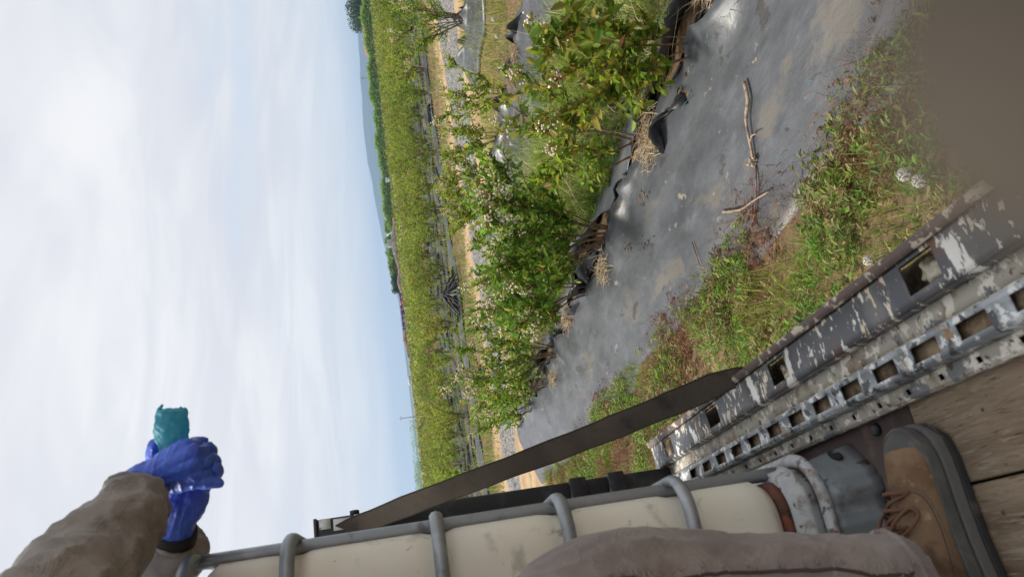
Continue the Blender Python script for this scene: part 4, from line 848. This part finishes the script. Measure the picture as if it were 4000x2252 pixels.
ring_stack('base_band', [(.0, 1.141, .075), (.010, 1.143, .075), (.012, 1.166, .078), (.018, 1.172, .08), (.012, 1.178, .078), (.008, 1.198, .075), (-.03, 1.199, .07)], M['ring'], TK)
closed_tube('base_ring', loop(.024, 1.146, .085), (.013, .011), M['ring'], TK, 10)
def foot(cx_, cy_, sx, sy):
    """pressed steel corner foot: chamfered skirt with ribs"""
    prof = [(.18, 0.0), (.135, .0), (.128, -.009), (.105, -.009), (.098, .0), (.075, .0), (.068, -.009), (.048, -.009), (.04, .0), (.03, .0), (0, .055), (-.002, .10), (.0, .17)]   # (towards tank along x, along y)
    V = []; F = []; zs = [(DZ+.001, .034), (DZ+.018, .026), (DZ+.045, .018), (DZ+.075, .010), (1.1425, .004)]
    for z, o_ in zs:
        for px, py in prof:
            V.append((cx_-sx*px+sx*o_*(1 if px < .025 else .2), cy_+sy*py-sy*o_*(1 if py < .1 else .2), z))
    n = len(prof); F = [(i*n+j, i*n+j+1, (i+1)*n+j+1, (i+1)*n+j) for i in range(len(zs)-1) for j in range(n-1)]
    o = kp(link('foot', mesh_np('foot', np.array(V), 4, np.array(F)), M['galv_foot'], TK)); md = o.modifiers.new('s', 'SOLIDIFY'); md.thickness = .006; md.offset = -1
    return o
for cx_, sx in ((TX1+.004, 1), (TX0-.004, -1)):
    for cy_, sy in ((TY0-.004, 1), (TY1+.004, -1)): foot(cx_, cy_, sx, sy)
d_ = Vector((.88, -.48, 0)).normalized(); c_ = Vector((.1505, 1.3435, 1.074))
V = []; s_ = Vector((-d_.y, d_.x, 0)); up_ = (Vector((0, 0, 1))-d_*.25).normalized()
for k in range(16): a = 2*math.pi*k/16; V.append(tuple(c_+s_*.020*math.cos(a)+up_*.010*math.sin(a)))
me = bpy.data.meshes.new('foot_hole'); me.from_pydata(V, [], [tuple(range(16))]); o = kp(link('foot_hole', me, M['black'], TK)); md = o.modifiers.new('s', 'SOLIDIFY'); md.thickness = .004
kp(boxes('pallet_floor', [(TX0+.02, TX1-.02, TY0+.02, TY1-.02, 1.10, 1.197)], M['galv_foot'], TK)); kp(boxes('pallet_runner', [(x-.04, x+.04, TY0+.06, TY1-.06, DZ+.001, 1.087) for x in (-.75, -.35, .03)], M['black_steel'], TK))

# ------------------------------------------------------------------ tie-down strap
ST_ = empty('tie_down_strap', (.35, 1.65, 1.11)); tag(ST_, 'dark brown webbing strap pulled from the tank top to rail', 'strap')
path = smooth_path([(.372, 1.57, 1.03), (.381, 1.60, 1.118), (.369, 1.665, 1.20), (.345, 1.84, 1.39), (.310, 2.035, 1.67), (.272, 2.195, 1.945), (.236, 2.30, 2.12), (.16, 2.42, 2.27), (.0, 2.43, 2.31)], 5)
wd = Vector((.55, -.62, .30)).normalized(); V = []; 
for i, p in enumerate(path):
    d = (path[min(i+1, len(path)-1)]-path[max(i-1, 0)]).normalized(); wv = (Vector((.78, -.60, .12))-d*Vector((.78, -.60, .12)).dot(d)).normalized()
    hw = .03+.0012*math.sin(i*1.9); 
    if i < 9: hw *= .62+.042*i
    nrm = d.cross(wv)
    for s_ in (-1, -.9, 0, .9, 1): V.append(tuple(p+wv*hw*s_+nrm*.0015*math.sin(i*.8+s_*2)-ST_.location))
F = [(i*5+j, i*5+j+1, (i+1)*5+j+1, (i+1)*5+j) for i in range(len(path)-1) for j in range(4)]
o = link('webbing', mesh_np('webbing', np.array(V), 4, np.array(F), True), M['strap'], ST_); md = o.modifiers.new('s', 'SOLIDIFY'); md.thickness = .003; md.offset = 0
for j in (0, 4): tube('stitched_edge', [V[i*5+j] for i in range(len(path))], .0022, M['strap_edge'], ST_, 5)

# ------------------------------------------------------------------ worker standing on the deck
PE = empty('person', (-.1, 1.0, DZ)); tag(PE, 'worker in brown work clothes, arms raised in blue gloves, tan boot on deck', 'person')
def pp(o): o.location = -Vector(PE.location); return o
def folds(scale, amp, ridge_amp, axis, st=.9):
    ax = Vector(axis).normalized()
    def f(p):
        q = Vector((p.x, p.y, p.z)); s_ = q.dot(ax)
        w = q+ax*s_*st
        n = mnoise.fractal(w*scale, 1., 2., 2)*amp
        r_ = (1-abs(mnoise.noise(w*scale*1.7+Vector((3, 1, 7)))))**4*ridge_amp
        return n+r_
    return f
armR = [(-.19, .86, 2.41), (-.06, .95, 2.37), (.08, 1.064, 2.326), (.134, 1.138, 2.312), (.185, 1.201, 2.300), (.212, 1.231, 2.297), (.230, 1.251, 2.294)]
armL = [(-.19, 1.19, 2.42), (-.04, 1.33, 2.375), (.075, 1.41, 2.335), (.125, 1.428, 2.318), (.160, 1.424, 2.300), (.183, 1.412, 2.287)]
pp(blob('jacket', [(armR, [.078, .070, .061, .057, .054, .052, .050], 1), (armL, [.078, .068, .06, .056, .052, .047], 1),
    ([(-.25, .97, 1.88), (-.25, .99, 2.1), (-.23, 1.01, 2.3), (-.21, 1.02, 2.42)], [.155, .15, .155, .12]), ([(-.25, .86, 1.9), (-.24, .88, 2.2), (-.21, .88, 2.38)], [.12, .13, .10]), ([(-.25, 1.08, 1.9), (-.24, 1.12, 2.2), (-.2, 1.16, 2.38)], [.12, .13, .10]), ([(-.2, 1.02, 2.44), (-.19, 1.02, 2.50)], [.085, .072])],
    .0065, M['sleeve'], PE, (lambda A, B_: lambda p: A(p)+B_(p))(folds(7, .007, .008, (.62, .72, -.12), .5), folds(15, .004, .009, (.75, .3, -.5), -.55)), 3))
legV = [(-.064, 1.056, 1.205), (-.062, 1.043, 1.241), (-.047, 1.031, 1.335), (-.03, 1.04, 1.437), (-.015, 1.03, 1.545), (-.014, 1.009, 1.625), (-.050, 1.00, 1.71), (-.16, .99, 1.84), (-.235, .99, 1.95)]
pp(blob('trousers', [(list(reversed(legV)), [.13, .115, .082, .070, .066, .061, .060, .060, .061], 1), ([(-.33, .80, 1.17), (-.32, .81, 1.4), (-.27, .83, 1.6), (-.25, .88, 1.92)], [.07, .074, .09, .13]), ([(-.25, .88, 1.96), (-.25, 1.03, 1.96)], [.14, .14])],
    .0065, M['trouser'], PE, (lambda A, B_: lambda p: A(p)+B_(p))(folds(8, .007, .006, (.15, 0, 1), -.78), folds(15, .001, .0025, (.5, .2, .8), .0)), 3))
TRO = [c for c in PE.children if c.name.startswith('trousers')][0]
off = Vector((.0096, -.0772, .006))
def on_leg(p):
    ok, q, nn, i = TRO.closest_point_on_mesh(p); return q, nn
seam = []; puck = []
for i, p in enumerate(smooth_path([Vector(p)+off*1.6 for p in legV[:7]], 14)):
    q, nn = on_leg(p); seam.append(q+nn*.0004)
    if i % 2 == 0:
        l_ = .003+.003*random.random(); dx = Vector((1, .2, 0)); dx = (dx-nn*dx.dot(nn)).normalized()
        puck.append(tube_vf([q+dx*.003+nn*.0005, q+dx*(.003+l_*.5)+nn*.0024, q+dx*(.006+l_*1.3)-nn*.001], [.0012, .0018, .0008], 5))
seam = [sum(seam[max(0, i-4):i+5], Vector())/len(seam[max(0, i-4):i+5]) for i in range(len(seam))]
seam = [on_leg(p)[0]+on_leg(p)[1]*.0014 for p in seam]
pp(tube('seam', seam, .0022, M['thread_seam'], PE, 6))
V, F = cat_parts(puck); pp(link('puckered_stitching', quads_mesh('puckered_stitching', V, F), M['trouser'], PE))['kind'] = 'stuff'
hem = [Vector(legV[0])+Vector((math.cos(a)*.065, math.sin(a)*.065, .002+.006*math.cos(a))) for a in np.linspace(0, 2*math.pi, 33)]
pp(tube('hem', hem, [.0065+.0012*math.sin(i*2.7) for i in range(33)], M['trouser'], PE, 7))
for arm_, r_ in ((armR, .0515), (armL, .046)):
    cd = (Vector(arm_[-1])-Vector(arm_[-2])).normalized(); e1 = cd.orthogonal().normalized(); e2 = cd.cross(e1); c_ = Vector(arm_[-1])-cd*.002
    pp(tube('cuff_hem', [c_+(e1*math.cos(a)+e2*math.sin(a))*(r_+.0015*math.sin(5*a)) for a in np.linspace(0, 2*math.pi, 41)], [.0042+.001*math.sin(i*2.1) for i in range(41)], M['sleeve'], PE, 7))
# head, neck and the arms inside the sleeves form the body
pp(blob('body', [([(-.2, 1.02, 2.40), (-.185, 1.02, 2.53), (-.17, 1.02, 2.60)], [.07, .058, .06]), ([(-.19, 1.02, 2.63), (-.165, 1.02, 2.69), (-.185, 1.02, 2.74)], [.085, .09, .088]), ([(-.10, 1.02, 2.585), (-.09, 1.02, 2.60)], [.032, .03]), ([(-.085, 1.02, 2.68), (-.066, 1.02, 2.645)], [.011, .016]), ([(-.18, .935, 2.67), (-.185, .93, 2.64)], [.018, .012]), ([(-.18, 1.105, 2.67), (-.185, 1.11, 2.64)], [.018, .012]),
    (armR[2:], [.04, .04, .038, .036, .032]), ([armR[-1], (.268, 1.289, 2.281)], [.031, .03]), (armL[2:], [.04, .038, .034, .03]), ([armL[-1], (.205, 1.380, 2.272)], [.03, .028])], .006, M['skin'], PE, None, 2))
pp(blob('hair', [([(-.2, 1.02, 2.73), (-.185, 1.02, 2.765)], [.094, .07]), ([(-.25, 1.02, 2.68), (-.25, 1.02, 2.62)], [.05, .04])], .007, M['hair'], PE, lambda p: .004*mnoise.noise(p*60)))
for s_ in (-1, 1): pp(link('eye', mesh_np('eye', IV*np.array([.008, .011, .009])+np.array([-.083, 1.02+s_*.034, 2.695]), 3, IF, True), M['black'], PE))
pp(tube('mouth', [(-.073, .998, 2.603), (-.067, 1.02, 2.60), (-.073, 1.042, 2.603)], [.004, .006, .004], M['rust_red'], PE, 6))
# gloves
GLv = .0019
W0 = (.268, 1.291, 2.286); K = [(.263, 1.252, 2.205), (.276, 1.240, 2.202), (.291, 1.234, 2.205), (.304, 1.237, 2.214)]
gr = [([(.258, 1.280, 2.297), W0, (.272, 1.283, 2.262)], [.034, .033, .030])]
for k_, r1 in zip(K, (.0145, .015, .0145, .013)): gr.append(([W0, tuple((Vector(W0)+Vector(k_))/2+Vector((0, -.008, 0))), k_], [.024, .020, r1]))
gr += [([K[0], (.262, 1.262, 2.192), (.270, 1.287, 2.189), (.283, 1.308, 2.203)], [.0105, .0094, .009, .0082]), ([K[1], (.278, 1.252, 2.190), (.290, 1.278, 2.189), (.300, 1.303, 2.206)], [.0108, .0097, .0092, .0083]),
       ([K[2], (.294, 1.246, 2.194), (.305, 1.273, 2.196), (.313, 1.296, 2.210)], [.0102, .0092, .0088, .008]), ([K[3], (.307, 1.248, 2.206), (.317, 1.268, 2.207), (.322, 1.287, 2.217)], [.009, .0084, .008, .0072]),
       ([(.262, 1.284, 2.262), (.254, 1.268, 2.228), (.251, 1.264, 2.205), (.246, 1.274, 2.176)], [.022, .0165, .0125, .0095])]
wr = lambda p: .0022*(1-abs(mnoise.noise(Vector((p.x*30+p.z*55, p.y*40, p.z*20)))))**5+.0008*mnoise.noise(p*120)
pp(blob('glove', gr, GLv, M['glove'], PE, wr, 1))
gl = [([(.196, 1.384, 2.274), (.214, 1.370, 2.266), (.232, 1.357, 2.256)], [.031, .030, .030]), ([(.214, 1.370, 2.262), (.228, 1.352, 2.238), (.256, 1.334, 2.222)], [.028, .024, .018]), ([(.220, 1.366, 2.264), (.250, 1.348, 2.250), (.270, 1.334, 2.236)], [.028, .024, .018]), ([(.228, 1.36, 2.25), (.258, 1.33, 2.212)], [.024, .014]),
      ([(.262, 1.33, 2.22), (.272, 1.314, 2.200), (.281, 1.288, 2.184), (.286, 1.268, 2.184)], [.013, .0112, .0105, .009]), ([(.255, 1.332, 2.215), (.263, 1.316, 2.198), (.266, 1.290, 2.180), (.270, 1.270, 2.180)], [.013, .0112, .0105, .009]), ([(.270, 1.33, 2.228), (.290, 1.316, 2.206), (.300, 1.290, 2.191), (.305, 1.272, 2.190)], [.013, .011, .010, .009]), ([(.275, 1.33, 2.236), (.302, 1.318, 2.214), (.312, 1.294, 2.203), (.318, 1.278, 2.200)], [.012, .010, .009, .008]),
      ([(.250, 1.352, 2.262), (.286, 1.330, 2.282), (.312, 1.315, 2.288), (.328, 1.300, 2.283)], [.018, .016, .013, .0105])]
pp(blob('glove', gl, GLv, M['glove'], PE, wr, 1))
def cuff(pts, r_, m, name): return pp(tube(name, pts, r_, m, PE, 20))
cuff([(.178, 1.408, 2.285), (.190, 1.392, 2.277), (.199, 1.380, 2.272)], [.036, .037, .0345], M['cuff_black'], 'wrist_band')
# boots
def boot(loc, rz):
    B = empty('boot', (0, 0, 0)); B.parent = PE; B.location = Vector(loc)-Vector(PE.location); B.rotation_euler = (0, 0, rz)
    sec = [(-.150, .016, .085, .055), (-.143, .030, .115, .03), (-.125, .037, .150, .03), (-.09, .040, .165, .03), (-.05, .040, .160, .03), (-.02, .041, .140, .03), (.01, .043, .118, .03), (.04, .046, .100, .03), (.07, .048, .090, .03), (.095, .048, .086, .03), (.12, .043, .080, .03), (.137, .033, .070, .03), (.147, .018, .058, .035), (.151, .004, .050, .042)]
    def loft(name, sec, m, n=20, gx=1., off=0.):
        V = []
        for x, hw, zt, zb_ in sec:
            zm = (zt+zb_)/2
            for j in range(n):
                a = 2*math.pi*j/n; c, s_ = math.cos(a), math.sin(a); e = .72
                V.append((x, (hw+off)*math.copysign(abs(c)**e, c)*(1 if s_ < 0 else 1-.34*s_**1.5), zm+(zt-zb_+off*2)/2*math.copysign(abs(s_)**(.8 if s_ < 0 else .95), s_)+.004*0))
        F = [(i*n+j, (i+1)*n+j, (i+1)*n+(j+1) % n, i*n+(j+1) % n) for i in range(len(sec)-1) for j in range(n)]
        me = bpy.data.meshes.new(name); me.from_pydata(V, [], F+[tuple(range(n)), tuple(reversed(range(len(V)-n, len(V))))]); me.polygons.foreach_set('use_smooth', np.ones(len(me.polygons), bool)); me.update()
        o = link(name, me, m, B); md = o.modifiers.new('ss', 'SUBSURF'); md.levels = 1; md.render_levels = 1; return o
    loft('upper', sec, M['boot'])
    cap = [(x, hw, zt*(.86 if x < .1 else 1.), zb_) for x, hw, zt, zb_ in [(.062, .046, .062, .03), (.078, .0475, .072, .03), (.092, .048, .0845, .03), (.12, .043, .080, .03), (.137, .033, .070, .03), (.147, .018, .058, .035), (.151, .004, .050, .042)]]
    loft('toe_cap', cap, M['boot_cap'], off=.0022)
    def outline(grow, n=28):
        xs = [-.152, -.14, -.12, -.08, -.03, .02, .06, .09, .12, .138, .149, .153]; hw = [.012, .030, .039, .041, .040, .043, .048, .050, .046, .037, .022, .004]
        up_ = [(x+(grow if x > .1 else -grow if x < -.13 else 0), h+grow) for x, h in zip(xs, hw)]; return up_+[(x, -h) for x, h in reversed(up_)]
    def slab(name, g0_, g1_, z0, z1, m):
        a, b_ = outline(g0_), outline(g1_); n = len(a); V = [(x, y, z0+(.012 if x > .13 else 0)) for x, y in a]+[(x, y, z1+(.006 if x > .13 else 0)) for x, y in b_]
        F = [(j, (j+1) % n, n+(j+1) % n, n+j) for j in range(n)]; me = bpy.data.meshes.new(name); me.from_pydata(V, [], F+[tuple(reversed(range(n))), tuple(range(n, 2*n))]); me.update()
        o = link(name, me, m, B); md = o.modifiers.new('b', 'BEVEL'); md.width = .003; md.segments = 2; md.limit_method = 'ANGLE'; return o
    slab('outsole', .001, .003, .0005, .015, M['boot_sole']); slab('midsole', .003, .0015, .0155, .034, M['boot_mid'])
    for k in range(5):
        x = .052-.024*k; z = [.103, .112, .126, .146, .163][k]
        tube('lace', smooth_path([(x, -.026, z-.016), (x+.004, -.012, z+.003), (x+.006, .012, z+.003), (x, .026, z-.016)], 3), .0032, M['lace'], B, 6)
        tube('lace', smooth_path([(x, -.025, z-.014), (x-.010, 0, z+.009), (x-.022, .025, z-.004)], 3), .003, M['lace'], B, 6)
    for s_ in (-1, 1): tube('lace_loop', smooth_path([(-.01, 0, .132), (.012, s_*.02, .128), (.03, s_*.034, .105), (.018, s_*.042, .098), (-.002, s_*.03, .118), (-.012, 0, .132)], 3), .003, M['lace'], B, 6)
    slab('rubber_rand', .0015, .0, .0365, .056, M['boot_cap'])
    if 0: tube('stitch_line', smooth_path([(.075, -.047, .052), (.082, -.043, .078), (.088, -.02, .089), (.09, 0, .0905), (.088, .02, .089), (.082, .043, .078)], 4), .0014, M['boot_mid'], B, 4)
    up = [c for c in B.children if c.name.startswith('upper')][0]
    def hug(name, pts, r_, m, lift=.0006):
        out = []
        for p in smooth_path(pts, 5):
            ok, q, nn, i = up.closest_point_on_mesh(Vector(p)); out.append(q+nn*lift)
        return tube(name, out, r_, m, B, 5)
    for s_ in (-1, 1):
        hug('stitch_line', [(-.12, s_*.05, .10), (-.06, s_*.05, .075), (0, s_*.05, .072), (.045, s_*.045, .085), (.062, s_*.02, .11), (.064, 0, .12)], .0013, M['thread_seam'])
        hug('stitch_line', [(-.12, s_*.05, .094), (-.06, s_*.05, .069), (0, s_*.05, .066), (.048, s_*.046, .08), (.068, s_*.02, .11), (.070, 0, .12)], .001, M['boot_cap'])
        hug('eyelet_stay', [(-.05, s_*.018, .18), (-.01, s_*.02, .16), (.03, s_*.02, .13), (.055, s_*.014, .12)], .0032, M['boot'], .001)
    hug('tongue_edge', [(.06, -.012, .12), (.066, 0, .12), (.06, .012, .12)], .003, M['boot'], .001)
    return B
boot((-.004, 1.104, DZ), R(3)); boot((-.27, .80, DZ), R(-6))
# teal film roll held in the gloves
def rdisp(p): return .005*mnoise.noise(p*45)+.003*mnoise.noise(p*110)
RO = empty('film_roll', (.31, 1.275, 2.247)); tag(RO, 'crumpled translucent teal film wad gripped in both blue gloves', 'plastic film')
def rp(o): o.location = -Vector(RO.location); return o
rp(blob('wad', [([(.282, 1.289, 2.243), (.31, 1.281, 2.245), (.342, 1.271, 2.247), (.374, 1.259, 2.246)], [.024, .0245, .0255, .026], 1), ([(.33, 1.275, 2.236), (.368, 1.262, 2.234)], [.016, .014], 1), ([(.33, 1.275, 2.260), (.362, 1.263, 2.261)], [.014, .012], 1)], .0025, M['roll'], RO, rdisp, 1))
rp(tube('loose_end', [(.366, 1.262, 2.260), (.376, 1.258, 2.264), (.383, 1.256, 2.258)], [.004, .0045, .002], M['roll'], RO, 5))
rp(tube('loose_end', [(.366, 1.262, 2.232), (.372, 1.260, 2.230), (.376, 1.258, 2.230)], [.005, .004, .002], M['roll'], RO, 5))

# ------------------------------------------------------------------ photographer's hand, one finger in front of the lens
PH = empty('hand', (.03, .02, 1.74)); tag(PH, 'blurred brown fingertip of the photographer close to the lens', 'hand')
FT = [(.0112, .0134, 1.8301), (.0120, .0138, 1.8246), (.018, .020, 1.798), (.03, .022, 1.762)]
o = blob('fingers', [(FT, [.0072, .0080, .009, .010]),
    ([(.03, .022, 1.762), (.035, .0, 1.735), (.045, -.03, 1.70)], [.012, .022, .03]), ([(.048, .012, 1.765), (.05, .0, 1.73), (.05, -.03, 1.70)], [.011, .02, .028]),
    ([(.048, .012, 1.765), (.046, .034, 1.752), (.038, .030, 1.732)], [.010, .0095, .009]), ([(.062, .0, 1.755), (.062, .026, 1.742), (.052, .026, 1.722)], [.0095, .009, .0085]), ([(.072, -.015, 1.742), (.074, .010, 1.728), (.064, .014, 1.712)], [.009, .0085, .008]),
    ([(.015, -.04, 1.715), (-.005, -.03, 1.745), (-.004, -.028, 1.775)], [.014, .011, .009]), ([(.05, -.03, 1.70), (.06, -.07, 1.672), (.072, -.11, 1.645)], [.03, .027, .028])], .003, M['finger'], PH, None, 2)
o.location = -Vector(PH.location)
o = tube('cuff', [(.066, -.092, 1.658), (.072, -.11, 1.645), (.084, -.15, 1.617)], [.034, .036, .038], M['sleeve'], PH, 14); o.location = -Vector(PH.location)

# ------------------------------------------------------------------ air
HZ = link('haze', mesh_np('haze', *(lambda b: (b[0], 4, b[1]))(box_vf(-5400, 5400, -5400, 5400, -3, 130)))); HZ['kind'] = 'stuff'; HZ.display_type = 'WIRE'
hm = bpy.data.materials.new('haze_air'); hm.use_nodes = True; t = hm.node_tree; t.nodes.remove(t.nodes['Principled BSDF'])
pv = nd(t, 'ShaderNodeVolumePrincipled'); pv.inputs['Color'].default_value = (.50, .72, 1., 1); pv.inputs['Density'].default_value = 2.8e-4; pv.inputs['Anisotropy'].default_value = .2
t.links.new(pv.outputs[0], t.nodes['Material Output'].inputs['Volume']); HZ.data.materials.append(hm)
